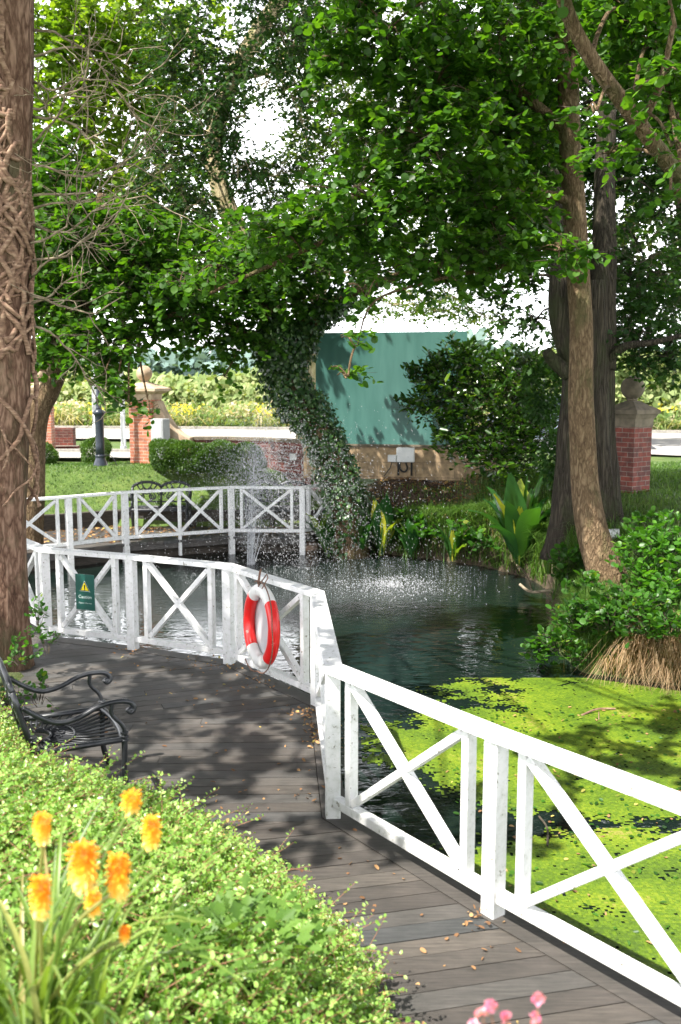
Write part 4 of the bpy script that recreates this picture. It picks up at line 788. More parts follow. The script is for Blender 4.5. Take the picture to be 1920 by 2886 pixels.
# --- pale-barked tree, centre left
b0 = D(745, 1060, 21.5); b0.z = gz(b0.x, b0.y)
tree('pale_barked_tree', 'pale sunlit leaning trunk high between dark leaves left of the bright sky gap', b0, [b0, D(700, 900, 21.4), D(640, 740, 21.2), D(570, 580, 21), D(508, 440, 21), D(490, 330, 21), D(530, 190, 21), D(590, 80, 21), D(660, -30, 21), D(700, -150, 21)], .26, .14, 'bark_pale',
    [(440, 150, 19, 110, 180, 2.6), (540, 330, 19, 90, 110, 1.5), (640, 70, 19, 140, 80, 1.8), (400, 380, 19, 110, 130, 2.4), (720, 20, 19, 130, 70, 1.8), (450, 560, 19, 100, 70, 1.9), (540, 210, 19, 70, 90, 1.2), (560, -100, 19, 250, 100, 2), (700, 110, 20, 110, 90, 1.6), (620, 190, 20.5, 60, 50, .8), (480, 470, 20, 90, 70, 1.8), (620, 440, 20.5, 110, 80, 1.4), (500, 250, 18.5, 60, 110, 1.4), (560, 130, 18.5, 90, 60, 1.5), (700, 230, 20.5, 70, 60, .9), (540, 400, 20, 80, 40, 1.1), (695, 285, 20, 45, 75, 1.6), (640, 400, 20, 80, 30, 1.2), (655, 205, 20, 60, 35, 1.3), (545, 270, 20, 30, 60, 1.2), (430, 480, 18.5, 70, 90, 1.8), (570, 380, 20.5, 60, 30, .9)], 'leaf_oak', .13, 51, T=TOAK, wid=.7, holes=[(600, 297, 44), (510, 440, 22)], limbs=[([D(505, 320, 21), D(470, 200, 21), D(430, 60, 21)], .07, .03), ([D(545, 180, 21), D(640, 150, 21), D(700, 60, 21)], .06, .025)])
# --- yellow-green trees behind left
b0 = Vector((-9.2, 25.8, 1.0))
tree('maple_tree', 'bright yellow-green tree beyond the lawn filling the upper left behind the dead twigs', b0, [b0, D(150, 700, 25.5), D(190, 400, 25.5), D(220, 150, 25.5)], .30, .12, 'bark_alder',
    [(180, 200, 25, 170, 200, 2.2), (350, 260, 25, 150, 200, 2.0), (300, 50, 25, 230, 110, 2.2), (200, 430, 24.5, 170, 120, 2.4), (340, 500, 24.5, 150, 110, 2.0), (130, 620, 24.5, 90, 110, 1.6), (250, 640, 24.5, 150, 60, 1.3), (110, 60, 25, 120, 100, 1.8)], 'leaf_yellow', .17, 61, T=T6, wid=.85)
# --- lacy birches behind
b0 = Vector((1.2, 29, 1.0)); b0 = Vector((-.95, 26.3, 1.0))
tree('birch_tree', 'airy small-leaved birch far behind the green hoarding, sky glinting through its crown', b0, [b0, D(722, 760, 26.2), D(770, 560, 26.2), D(840, 400, 26.2), D(880, 280, 26.2), D(900, 150, 26.2)], .2, .07, 'bark_pale',
    [(820, 230, 26, 140, 100, 1.1), (700, 390, 26, 120, 90, 1.0), (900, 330, 26, 150, 120, 1.3), (760, 160, 26, 110, 70, 1.0), (900, 700, 25.5, 190, 45, .9), (1050, 690, 25.5, 140, 50, .8), (740, 500, 26, 130, 70, 1.1), (980, 480, 26, 160, 110, 1.2), (680, 520, 26, 100, 90, 1.0), (705, 300, 26, 85, 90, 1.5), (680, 225, 26, 60, 40, 1.2), (1000, 715, 25.5, 150, 35, .9), (1130, 735, 25.5, 60, 30, 1.2), (560, 230, 24, 40, 40, 1.0), (1080, 250, 26, 160, 160, 1.8), (660, 120, 26, 100, 80, 1.2), (780, 330, 26, 130, 90, 1.3), (850, 60, 26, 200, 90, 1.6), (600, 400, 26, 80, 50, .9), (560, 560, 26, 120, 100, 1.6), (1100, 500, 26, 200, 140, 2.0), (1250, 300, 26, 200, 250, 1.8)], 'leaf_birch', .12, 71, T=T4, wid=.75, holes=[(600, 297, 44)], limbs=[([D(845, 380, 26.2), D(810, 250, 26.2), D(780, 160, 26)], .06, .02), ([D(850, 380, 26.2), D(930, 250, 26.2), D(960, 150, 26)], .06, .02)])
b0 = D(1500, 1000, 17.5); b0.z = 1.1
tree('red_barked_tree', 'slender reddish trunk behind the oak near the top right corner', Vector((7.0, 17.6, 1.1)), [Vector((7.0, 17.6, 1.1)), D(1590, 560, 17), D(1560, 250, 17), D(1510, 60, 17), D(1480, -100, 17)], .2, .12, 'bark_pine',
    [(1500, 430, 18, 100, 120, 1.4), (1560, 620, 18, 80, 120, 1.6), (1420, 560, 18, 100, 100, 1.2), (1500, 150, 18, 130, 150, 1.4)], 'leaf_birch', .12, 81, wid=.8, holes=[(1447, 905, 42)])
# ------------------------------------------------------------------ shrubs
def shrub(name, label, blobs, leaf, leafL, seed, n, mat_core='twig', T=T6, wid=.55, cat='shrub', group=None, stems=True, up_=.5, shell=.62, loose=0, kk=8):
    rng = exec_rng(seed); c0 = Vector(blobs[0][0]); base = Vector((c0.x, c0.y, gz(c0.x, c0.y))); root = empty(name, base); tag(root, label, cat, group)
    if loose:
        P_, Dv_, Nv_, Rn_, Lv_, TW = crown_leaves([(tuple(b_[0]), b_[1], b_[2], b_[3], loose) for b_ in blobs], leafL, rng, kk, droop=-.35)
        k_ = P_[:, 2] > gh(P_[:, 0], P_[:, 1]) - .25; Lv_ = Lv_ * rng.uniform(.55, 1.25, len(Lv_)); leaves('foliage', P_[k_], Dv_[k_], Nv_[k_], Lv_[k_], Lv_[k_] * wid, Rn_[k_], leaf, root, base, T); strands('twigs', [(t[0], t[1]) for t in TW] + [(np.array(t[3]) * .6 + t[0] * .4 - np.array([0, 0, .1]), t[0]) for t in TW], .004, mat_core, root, base)
        return root
    vol = np.array([b_[1] * b_[3] for b_ in blobs]); cnt = (n * vol / vol.sum()).astype(int); Ps, Os, Cs = [], [], []
    for (c, rx, ry, rz_), m_ in zip(blobs, cnt):
        o_ = nrm(rng.normal(size=(m_, 3))); rr = shell + (1 - shell) * rng.random((m_, 1)) ** .5
        p = np.array(c) + o_ * np.array([rx, ry, rz_]) * rr; lump = np.array([noise.noise(Vector(tuple(v * (1.3 / max(.25, rx))))) for v in p])
        p = np.array(c) + (p - np.array(c)) * (1 + .35 * lump[:, None]); Ps.append(p); Os.append(o_); Cs.append(.5 + .5 * lump)
    P_, O_ = np.concatenate(Ps), np.concatenate(Os); cl = np.clip(np.concatenate(Cs), 0, 1); m_ = len(P_)
    k_ = P_[:, 2] > gh(P_[:, 0], P_[:, 1]) - .02; P_, O_, cl = P_[k_], O_[k_], cl[k_]; m_ = len(P_)
    dd = nrm(O_ + rng.normal(size=(m_, 3)) * .6 + np.array([0, 0, up_ - .3])); nn_ = O_ * .5 + np.array([0, 0, .8]) + rng.normal(size=(m_, 3)) * .4
    ll = leafL * rng.uniform(.6, 1.2, m_); leaves('foliage', P_, dd, nn_, ll, ll * wid, np.clip(.45 * rng.random(m_) + .55 * cl, 0, 1), leaf, root, base, T)
    if stems:
        for (c, rx, ry, rz_) in blobs:
            c = Vector(c); q = MB()
            if c.z - gz(c.x, c.y) > 2.0 * rz_ or rx < .25: continue
            for i in range(4):
                s_ = Vector((c.x + rng.normal() * rx * .2, c.y + ry * .3 + rng.normal() * ry * .2, gz(c.x, c.y) - .02)); e = c + Vector((rng.normal() * rx * .45, rng.normal() * ry * .45, rng.uniform(-.1, .75) * rz_)); q.tube(limb_pts([s_, s_.lerp(e, .5) + Vector((0, 0, .1 * rz_)), e], 8, .04, i), taper(9, .02 * min(1, rx + .2), .006), 5)
            q.build('stems', mat_core, root, base, True)
    return root
def B(x, y, Y, rx, ry, dy=.8): s_ = Y / 2205; return (D(x, y, Y), rx * s_, rx * s_ * dy, ry * s_)
shrub('laurel_shrub', 'large glossy dark green laurel bush in front of the green hoarding', [B(1040, 900, 18, 90, 100), B(1150, 930, 17.8, 120, 130), B(1215, 990, 17.5, 85, 110), B(975, 870, 18, 50, 45), B(1150, 1040, 17.6, 90, 65), B(1060, 820, 18, 80, 40), B(1060, 990, 17.9, 70, 70), B(950, 930, 17.9, 35, 35), B(1200, 850, 17.8, 80, 60)], 'leaf_laurel', .14, 101, 16000, wid=.45, loose=4.6, kk=9)
shrub('boxwood_ball', 'clipped round green box ball right behind the black lamp post base', [((D(222, 1040, 22.6)), .34, .34, .34)], 'leaf_box', .05, 102, 7000, group='clipped box balls on the lawn edge', T=T4, stems=False, shell=.8)
shrub('boxwood_ball', 'clipped round green box ball showing just right of the leaning tree', [((D(98, 1052, 22.4)), .32, .32, .32)], 'leaf_box', .05, 103, 7000, group='clipped box balls on the lawn edge', T=T4, stems=False, shell=.8)
shrub('box_hedge', 'low rounded bright green hedge running along the dark brick wall from the gate pillar', [B(385, 1045, 21.3, 48, 32), B(440, 1050, 21.2, 50, 34), B(500, 1055, 21.0, 55, 36), B(560, 1060, 20.8, 50, 38)], 'leaf_box', .055, 104, 36000, cat='hedge', T=T4, stems=False, shell=.8)
shrub('leafy_bush', 'bright green bush on the right bank between the alder trunk and the lawn', [B(1490, 1270, 11.2, 80, 60), B(1550, 1250, 11.2, 60, 80), B(1550, 1350, 10.8, 80, 70), B(1480, 1320, 11.0, 40, 60), B(1500, 1200, 11.8, 60, 25), B(1500, 1380, 10.5, 60, 35)], 'leaf_bank_light', .078, 105, 2800, T=T8, wid=.75, loose=2.0)
shrub('bramble', 'trailing green bramble at the water edge left of the dry grass tussocks', [B(1330, 1420, 10.7, 70, 50), B(1280, 1480, 10.5, 50, 40), B(1400, 1420, 10.4, 60, 40), B(1240, 1500, 10.5, 30, 35)], 'leaf_bank', .07, 106, 1500, T=T8, wid=.75, loose=2.4)
shrub('bramble', 'low three-leaved bramble lying over the dry grass at the right edge', [B(1500, 1430, 10.0, 80, 50), B(1420, 1370, 10.6, 60, 35), B(1560, 1430, 9.8, 50, 30), B(1330, 1500, 10.4, 35, 25), B(1480, 1395, 10.2, 70, 35), B(1390, 1405, 10.5, 50, 30)], 'leaf_bank', .072, 107, 2300, T=T8, wid=.75, loose=2.0)
shrub('leafy_bush', 'small sprouting bush at the foot of the alder trunk by the water', [B(1300, 1300, 12.6, 40, 50), B(1345, 1350, 11.5, 50, 40)], 'leaf_bank', .08, 108, 700, T=T8, wid=.75, loose=2.2)
shrub('climbing_bramble', 'thin green bramble shoots growing between the pine trunk and the white fence', [B(85, 1420, 8.9, 35, 50), B(50, 1500, 8.4, 40, 50), B(90, 1590, 7.8, 45, 35), B(110, 1480, 8.6, 30, 40), B(30, 1600, 7.5, 50, 60)], 'leaf_bank', .055, 109, 1500, T=T6, wid=.7, loose=.75, kk=6)
shrub('leafy_bush', 'dark green shrub in deep shade between the laurel and the oak trunk', [B(1250, 900, 16, 50, 80), B(1280, 1060, 15.6, 40, 60)], 'leaf_oak', .09, 110, 1800, wid=.6, shell=.3)
# big leaved bog plants
def bog(name, label, c, n, L_, seed, tall=.8, yell=.15):
    rng = random.Random(seed); root = empty(name, c); tag(root, label, 'plant')
    for i in range(n):
        a = 2 * pi * i / n + rng.uniform(-.4, .4); Ln = L_ * rng.uniform(.7, 1.15); lean = rng.uniform(.25, 1.15) if i % 3 else rng.uniform(.05, .3); w = Ln * rng.uniform(.2, .32)
        q = MB(); pts = []; k0 = 0; ns = 9; d = Vector((cos(a), sin(a), 0)); s_ = Vector((-sin(a), cos(a), 0)); p = Vector((d.x * .04, d.y * .04, 0)); el = pi / 2 - lean * .4
        rows = []
        for j in range(ns + 1):
            t = j / ns; ww = .012 + w * .5 * (sin(pi * min(1, max(0, (t - .12) / .9)) ** .8) if t > .12 else 0)
            rows.append([p + s_ * ww * u_ + Vector((0, 0, abs(u_) * ww * .35 + .022 * sin(j * 1.7 + u_ * 3 + i))) for u_ in (-1, -.5, 0, .5, 1)])
            e2 = el - lean * 1.2 * t * t; p = p + (d * cos(e2) + Vector((0, 0, sin(e2)))) * Ln / ns
        q.add([v for r_ in rows for v in r_], [(r * 5 + k, r * 5 + k + 1, r * 5 + k + 6, r * 5 + k + 5) for r in range(ns) for k in range(4)])
        o = q.build('leaf', 'big_leaf', root, smooth=True); v = rng.random() * .65; v = rng.uniform(.8, 1) if rng.random() < yell else v
        at = o.data.attributes.new('rnd', 'FLOAT', 'POINT'); at.data.foreach_set('value', [v] * len(o.data.vertices))
    return root
bog('skunk_cabbage', 'large upright clump of glossy broad leaves in the water left of the oak trunk', D(1195, 1300, 15.9), 26, 1.45, 1, yell=.18)
bog('skunk_cabbage', 'broad-leaved bog plant with a pale yellow leaf right of the ivy-clad trunk', Vector((0.77, 17.75, -0.40)), 20, 1.05, 2, yell=.25)
bog('skunk_cabbage', 'low bog plant with bright green leaf at the end of the far white fence', Vector((-0.26, 17.95, -0.40)), 11, .8, 3, yell=.5)
bog('skunk_cabbage', 'low drooping broad leaves at the water edge between the two larger clumps', Vector((1.31, 17.45, -0.38)), 14, .8, 4, yell=.05)
bog('skunk_cabbage', 'small broad-leaved plant in shade midway along the far bank', Vector((2.01, 16.95, -0.36)), 12, .62, 5, yell=.05)
bog('skunk_cabbage', 'dark broad leaves at the foot of the ivy-clad trunk', Vector((0.37, 17.70, -0.38)), 13, .85, 6, yell=.0)
shrub('leafy_bush', 'low dark green water-side foliage between the bog plants on the far bank', [B(915, 1200, 17.9, 60, 35), B(985, 1215, 17.6, 55, 32), B(1070, 1225, 16.9, 40, 32), B(1110, 1250, 16.4, 30, 26)], 'leaf_bank', .11, 120, 1700, T=T8, wid=.8, loose=2.2)
# ------------------------------------------------------------------ blades (stuff)
def blades(name, P_, H_, W_, mat, seed, lean=.35, kind='stuff', parent=None, org=(0, 0, 0), rnd=None, bend=.3, dirn=None):
    rng = exec_rng(seed); n = len(P_); a = rng.uniform(0, 2 * pi, n); d = np.stack([np.cos(a), np.sin(a), np.zeros(n)], 1)
    if dirn is not None: d = nrm(d * .8 + np.array(dirn))
    s_ = np.stack([-d[:, 1], d[:, 0], np.zeros(n)], 1); ln = lean * rng.random(n)[:, None]; H = np.broadcast_to(H_, (n,))[:, None] * rng.uniform(.6, 1.2, (n, 1)); W = np.broadcast_to(W_, (n,))[:, None]
    upv = np.array([0, 0, 1.0]); mid = P_ + (upv * .6 + d * ln * .5) * H; tip = P_ + (upv * (1 - bend * ln) + d * ln * 1.6) * H
    V = np.stack([P_ - s_ * W / 2, P_ + s_ * W / 2, mid + s_ * W * .38, mid - s_ * W * .38, tip], 1).reshape(-1, 3) - np.array(org)
    base = np.arange(n) * 5; loops = np.concatenate([np.stack([base, base + 1, base + 2, base + 3], 1), np.stack([base + 3, base + 2, base + 4], 1)], 1).ravel()
    st = np.stack([np.arange(n) * 7, np.arange(n) * 7 + 4], 1).ravel()
    me = bpy.data.meshes.new(name); me.vertices.add(len(V)); me.vertices.foreach_set('co', V.astype(np.float32).ravel()); me.loops.add(len(loops)); me.loops.foreach_set('vertex_index', loops.astype(np.int32)); me.polygons.add(2 * n); me.polygons.foreach_set('loop_start', st.astype(np.int32))
    at = me.attributes.new('rnd', 'FLOAT', 'POINT'); at.data.foreach_set('value', np.repeat(rng.random(n) if rnd is None else rnd, 5).astype(np.float32)); me.update(calc_edges=True); me.materials.append(M[mat])
    o = bpy.data.objects.new(name, me); link(o)
    if parent: o.parent = parent
    else: o.location = org
    if kind: o['kind'] = kind
    return o
def scatter(n, x0, x1, y0, y1, rng, cond=None):
    x = rng.uniform(x0, x1, n); y = rng.uniform(y0, y1, n); z = gh(x, y); k = z > -.44
    if cond is not None: k &= cond(x, y)
    return np.stack([x[k], y[k], z[k] - .01], 1)
rng = exec_rng(200)
fdk = lambda x, y: ~((y < 19.6) & (x < .3)) & ~((y > 22.7) & (y < 25.1) & (x < -4.6))
blades('grass', scatter(60000, -8.5, .5, 18.0, 27, rng, fdk), .05, .012, 'blade_green', 1, .6)
blades('grass', scatter(52000, 2.8, 9, 10, 22, rng, lambda x, y: pond_sd(x, y) > .35), .085, .013, 'blade_green', 2, .6)
blades('grass', scatter(30000, 0, 4.8, 15.5, 19.2, rng, lambda x, y: (pond_sd(x, y) > .0) & (rng.random(len(x)) < np.clip(1.6 - np.hypot((x - 1.7) / 1.7, (y - 19.1) / .8), .12, 1) * 0 + np.where(np.hypot((x - 1.7) / 1.8, (y - 19.1) / .75) < 1, .25, 1))), .15, .014, 'blade_green', 3, .5)
blades('tall_grass', scatter(26000, 2.5, 5.6, 9.4, 13.0, rng, lambda x, y: (pond_sd(x, y) > .16)), .30, .009, 'blade_green', 5, .7)
ed = scatter(60000, 2.7, 7, 8.6, 10.4, rng, lambda x, y: (pond_sd(x, y) < .62) & (pond_sd(x, y) > .06))[:9000]
ed = ed[:9000]; blades('dry_grass', ed, .30, .007, 'blade_dry', 6, 1.4, bend=1.5, dirn=(-.35, -.9, 0))
ed2 = scatter(1500, 2.4, 6, 9.2, 11.4, rng, lambda x, y: (pond_sd(x, y) < 1.2) & (pond_sd(x, y) > .3)); blades('dry_grass', ed2, .22, .009, 'blade_dry', 7, 1.2, bend=.9)
blades('dry_grass', scatter(2200, 1.2, 3.4, 16.0, 18.6, rng, lambda x, y: (pond_sd(x, y) < .45) & (pond_sd(x, y) > .0)), .2, .012, 'blade_dry', 8, .8, dirn=(-.4, -.7, 0), bend=.8)
blades('tall_grass', scatter(60000, -.2, 3.6, 15.0, 18.9, rng, lambda x, y: (pond_sd(x, y) < .5) & (pond_sd(x, y) > -.02))[:9000], .30, .016, 'blade_green', 15, .9, bend=.9, dirn=(-.3, -.6, 0))
blades('tall_grass', scatter(60000, 2.2, 6.5, 9.0, 13.8, rng, lambda x, y: (pond_sd(x, y) < .75) & (pond_sd(x, y) > .04))[:12000], .26, .010, 'blade_green', 16, .9, bend=.7)
# reeds (a thing)
rt = empty('reed_clump', D(1262, 1320, 14.0)); tag(rt, 'tall thin green reeds standing between the bog plant and the oak roots', 'plant')
c = np.array(tuple(rt.location)); blades('blade', c + rng.normal(size=(26, 3)) * [.10, .10, .0], .95, .022, 'blade_green', 9, .5, None, rt, c)
rt = empty('reed_clump', D(985, 1290, 17.7)); tag(rt, 'thin reeds and seed stems at the water edge in front of the shaded grassy bank', 'plant'); c = np.array(tuple(rt.location)); blades('blade', c + rng.normal(size=(30, 3)) * [.35, .12, .0], .6, .02, 'blade_green', 10, .6, None, rt, c)
# meadow beyond the road
def far_edge(x): return np.interp(x, [-60, -5, 11, 60], [43.4, 37.4, 34.6, 24.6])
n = 70000; x = rng.uniform(-22, 22, n); y = far_edge(x) + .2 + rng.random(n) ** 1.3 * 22; P_ = np.stack([x, y, 1.0 + (y - far_edge(x)) * .035], 1)
cl = np.array([noise.fractal(Vector((a * .35, b_ * .22, 3)), .8, 2.2, 4) for a, b_ in zip(x, y)])
blades('meadow', P_, .70 + .5 * cl, .05, 'meadow_mix', 11, 1.5, bend=.6, rnd=np.clip(.45 + .5 * cl + .25 * rng.normal(size=n), 0, 1))
n = 42000; x = rng.uniform(-20, 24, n); y = far_edge(x) + .2 + rng.random(n) ** 1.2 * 14; cz = np.array([noise.fractal(Vector((a * .5, b_ * .35, 31)), .8, 2.2, 4) for a, b_ in zip(x, y)])
P_ = np.stack([x, y, 1.05 + (y - far_edge(x)) * .035 + rng.random(n) * (.75 + .4 * cz)], 1); o = leaves('meadow', P_, rng.normal(size=(n, 3)), np.array([-.3, -.6, 1.]) + rng.normal(size=(n, 3)) * .5, .17, .12, np.clip(.40 + .55 * cz + .22 * rng.normal(size=n), 0, 1), 'meadow_mix', T=T6); o['kind'] = 'stuff'
n = 9000; x = rng.uniform(-20, 22, n); y = far_edge(x) + .2 + rng.random(n) ** 1.2 * 3.0; clm = np.array([noise.noise(Vector((a * .55, b_ * .5, 8))) for a, b_ in zip(x, y)]); k = clm > .16; x, y = x[k], y[k]; m_ = len(x)
P_ = np.stack([x, y, 1.3 + (y - far_edge(x)) * .04 + rng.random(m_) * .55], 1); o = leaves('ragwort_flowers', P_, rng.normal(size=(m_, 3)), np.array([0, -.6, 1.]) + rng.normal(size=(m_, 3)) * .4, .10, .09, rng.random(m_), 'meadow_yellow', T=T6); o['kind'] = 'stuff'
# far scrub and woodland (each reads as one mass)
def mass(name, x0, x1, yf, h0, h1, n, L_, mat, seed, freq=.3):
    rng = exec_rng(seed); x = rng.uniform(x0, x1, n); y = yf(x) + rng.random(n) * (x1 - x0) * .06
    top = np.array([h0 + (h1 - h0) * (.5 + .5 * noise.fractal(Vector((a * freq, 0, seed)), 1.0, 2.0, 4)) for a in x]); z = 1.0 + top * rng.random(n) ** .8
    P_ = np.stack([x, y - .6 * (top * .5) * np.cos(z), z], 1); o = leaves(name, P_, rng.normal(size=(n, 3)), np.array([-.3, -.7, .8]) + rng.normal(size=(n, 3)) * .4, L_ * rng.uniform(.6, 1.3, n), L_ * rng.uniform(.5, 1, n), rng.random(n), mat, T=T6); o['kind'] = 'stuff'; return o
mass('far_scrub', -26, 26, lambda x: far_edge(x) + 5 + .0 * x, .8, 2.3, 34000, .28, 'hedge_far', 7)
mass('far_scrub', -40, 46, lambda x: 62 + 0 * x, 1.3, 3.4, 22000, .6, 'hedge_far', 8, .15)
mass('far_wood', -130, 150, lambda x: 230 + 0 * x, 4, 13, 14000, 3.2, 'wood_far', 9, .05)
mass('far_scrub', 7.5, 30, lambda x: far_edge(x) + 2.5, 1.6, 4.2, 14000, .3, 'hedge_far', 12)
# ------------------------------------------------------------------ foreground shrub, lily, pink flowers
BL = [(-3.1, 7.6), (-2.5, 7.0), (-1.95, 6.05), (-1.6, 5.75), (-.94, 5.42), (-.28, 4.7), (.10, 4.05), (.26, 3.3), (.34, 2.2), (.3, .9), (-6, .9), (-6, 7.6)]
BP = np.array(BL)
def poly_sd(x, y, Pq):
    d2 = np.full(x.shape, 1e18); ins = np.zeros(x.shape, bool)
    for i in range(len(Pq)):
        a = Pq[i]; c = Pq[(i + 1) % len(Pq)]; e = c - a; t = np.clip(((x - a[0]) * e[0] + (y - a[1]) * e[1]) / (e @ e), 0, 1); d2 = np.minimum(d2, (x - a[0] - t * e[0]) ** 2 + (y - a[1] - t * e[1]) ** 2)
        if a[1] != c[1]: ins ^= ((a[1] > y) != (c[1] > y)) & (x < (c[0] - a[0]) * (y - a[1]) / (c[1] - a[1]) + a[0])
    return np.where(ins, np.sqrt(d2), -np.sqrt(d2))
def btop(x, y):
    d = poly_sd(x, y, BP); g = np.interp(d, [0, .12, .4, 1.0, 2.0, 3.4], [.10, .32, .50, .74, 1.05, 1.32]); return g
base = Vector((-1.6, 4.2, .3)); cs = empty('cotoneaster_shrub', base); tag(cs, 'sprawling small-leaved shrub in bright sun filling the lower left foreground', 'shrub')
gx = np.arange(-4.6, .4, .07); gy = np.arange(.9, 7.7, .07); GX, GY = np.meshgrid(gx, gy); GD = poly_sd(GX, GY, BP); GZ = btop(GX, GY) - .13 + .05 * np.array([noise.noise(Vector((a * 3, b_ * 3, 1))) for a, b_ in zip(GX.ravel(), GY.ravel())]).reshape(GX.shape)
GZ = np.where(GD < .06, -.02, GZ)
idx = np.arange(GX.size).reshape(GX.shape); ok_ = (GD > -.05); fq = []
for i in range(GX.shape[0] - 1):
    for j in range(GX.shape[1] - 1):
        if ok_[i, j] and ok_[i + 1, j] and ok_[i, j + 1] and ok_[i + 1, j + 1]: fq.append((idx[i, j], idx[i, j + 1], idx[i + 1, j + 1], idx[i + 1, j]))
noisemat('undergrowth', [(.3, (.03, .045, .012)), (.6, (.08, .09, .03)), (.75, (.14, .10, .05))], 22, 7, rough=.95, bs=1, bd=.03)
q = MB(); q.v = np.stack([GX, GY, GZ], -1).reshape(-1, 3).tolist(); q.f = fq; q.build('undergrowth', 'undergrowth', cs, base, True)
rng = exec_rng(300); nt_ = 15500
x = rng.uniform(-4.2, .35, nt_ * 3); y = 1.0 + 6.6 * rng.random(nt_ * 3); dd_ = poly_sd(x, y, BP); vis = (dd_ > .0) & (x / y > -.45) & (x > -3.6); x, y = x[vis][:nt_], y[vis][:nt_]; m_ = len(x); dd_ = poly_sd(x, y, BP)
z = btop(x, y) - .06 + .07 * rng.normal(size=m_) * np.clip(dd_ * 2, .2, 1); A = np.stack([x, y, z], 1)
az_ = rng.normal(.35, 1.1, m_); el_ = rng.uniform(.1, 1.1, m_); dv = np.stack([np.cos(az_) * np.cos(el_), np.sin(az_) * np.cos(el_), np.sin(el_)], 1); TL = rng.uniform(.08, .22, m_); TL = np.where(rng.random(m_) < .06, TL * 2.1, TL)
K = 13; Ps, Ds, Ns, Rs, Ls = [], [], [], [], []; cl = rng.random(m_)
for j in range(K):
    t = (j + .6) / K; side = nrm(np.cross(dv, rng.normal(size=(m_, 3)))); p = A + dv * (TL * t)[:, None]; p[:, 2] -= TL * t * t * .3
    Ps.append(p); Ds.append(nrm(dv * .4 + side)); Ns.append(np.array([-.1, -.1, 1.]) + rng.normal(size=(m_, 3)) * .55); Rs.append(np.clip(.55 * rng.random(m_) + .4 * cl + (.25 if j > K - 3 else 0) * rng.random(m_), 0, 1)); Ls.append(rng.uniform(.022, .038, m_) * (1 - .4 * t))
P_, Dv, Nv, Rn, Lv = map(np.concatenate, (Ps, Ds, Ns, Rs, Ls)); leaves('foliage', P_, Dv, Nv, Lv, Lv * .68, Rn, 'leaf_coton', cs, base, T6)
e_ = A + dv * TL[:, None]; e_[:, 2] -= TL * .3; mid_ = A + dv * (TL * .5)[:, None]; mid_[:, 2] -= TL * .07; strands('stems', [(A - dv * .06, mid_), (mid_, e_)], .0022, 'red_twig', cs, base)
# torch lily
lb = Vector((-.86, 2.42, .95)); tl = empty('torch_lily', lb); tag(tl, 'torch lily clump with blurred orange flower spikes and strap leaves in the lower left corner', 'plant')
rng2 = random.Random(12); heads = [(97, 1905, 2.35, .085, .034), (192, 1990, 2.2, .13, .05), (272, 2015, 2.25, .13, .043), (348, 1915, 2.4, .095, .036), (93, 2065, 2.25, .13, .036), (303, 1845, 2.6, .06, .042), (288, 2150, 2.35, .05, .022), (215, 2078, 2.3, .07, .03)]
for hi, (hx, hy, Yh, hl, hr) in enumerate(heads):
    c = D(hx, hy, Yh); fh = MB(); hl *= .74; hr *= .58
    nf_ = int(240 * (hl / .12)); Pq, Dq, Nq = [], [], []
    for i in range(nf_):
        t = i / nf_; a = i * 2.4; rr = hr * (sin(pi * (.10 + .86 * t ** 1.25)) ** .8) * .6; p = c + Vector((rr * cos(a) * .6, rr * sin(a) * .6, (t - .5) * hl)); Pq.append(tuple(p)); dz = -.9 + 1.3 * t; Dq.append((cos(a), sin(a), dz)); Nq.append((0, 0, 1))
    bl_ = empty
    Pq, Dq, Nq = map(np.array, (Pq, Dq, Nq)); tt = np.linspace(0, 1, nf_); o = leaves('flower_head', Pq, Dq, Nq, hr * exec_rng(hi + 50).uniform(.6, 1.35, nf_), .0085, np.clip(1.0 - .95 * tt + .35 * (exec_rng(hi).random(nf_) - .4), 0, 1), 'petal_orange', tl, lb, T6)
    q = MB(); q.sphere(c - Vector((0, 0, 0)), hr * .3, 12, 8, sc=(1, 1, hl / hr * .95)); cq = q.build('flower_core', 'petal_orange', o, lb, True); at = cq.data.attributes.new('rnd', 'FLOAT', 'POINT'); at.data.foreach_set('value', [.5] * len(cq.data.vertices))
    s0 = lb + Vector((rng2.uniform(-.08, .08), rng2.uniform(-.08, .08), 0)); q = MB(); q.tube(limb_pts([s0, s0.lerp(c, .6) + Vector((0, 0, .05)), c - Vector((0, 0, hl * .4))], 12, .008, hi), .0055, 7)
    so = q.build('flower_stem', 'blade_lily', tl, lb, True); at = so.data.attributes.new('rnd', 'FLOAT', 'POINT'); at.data.foreach_set('value', [.55 if hi % 2 else .9] * len(so.data.vertices))
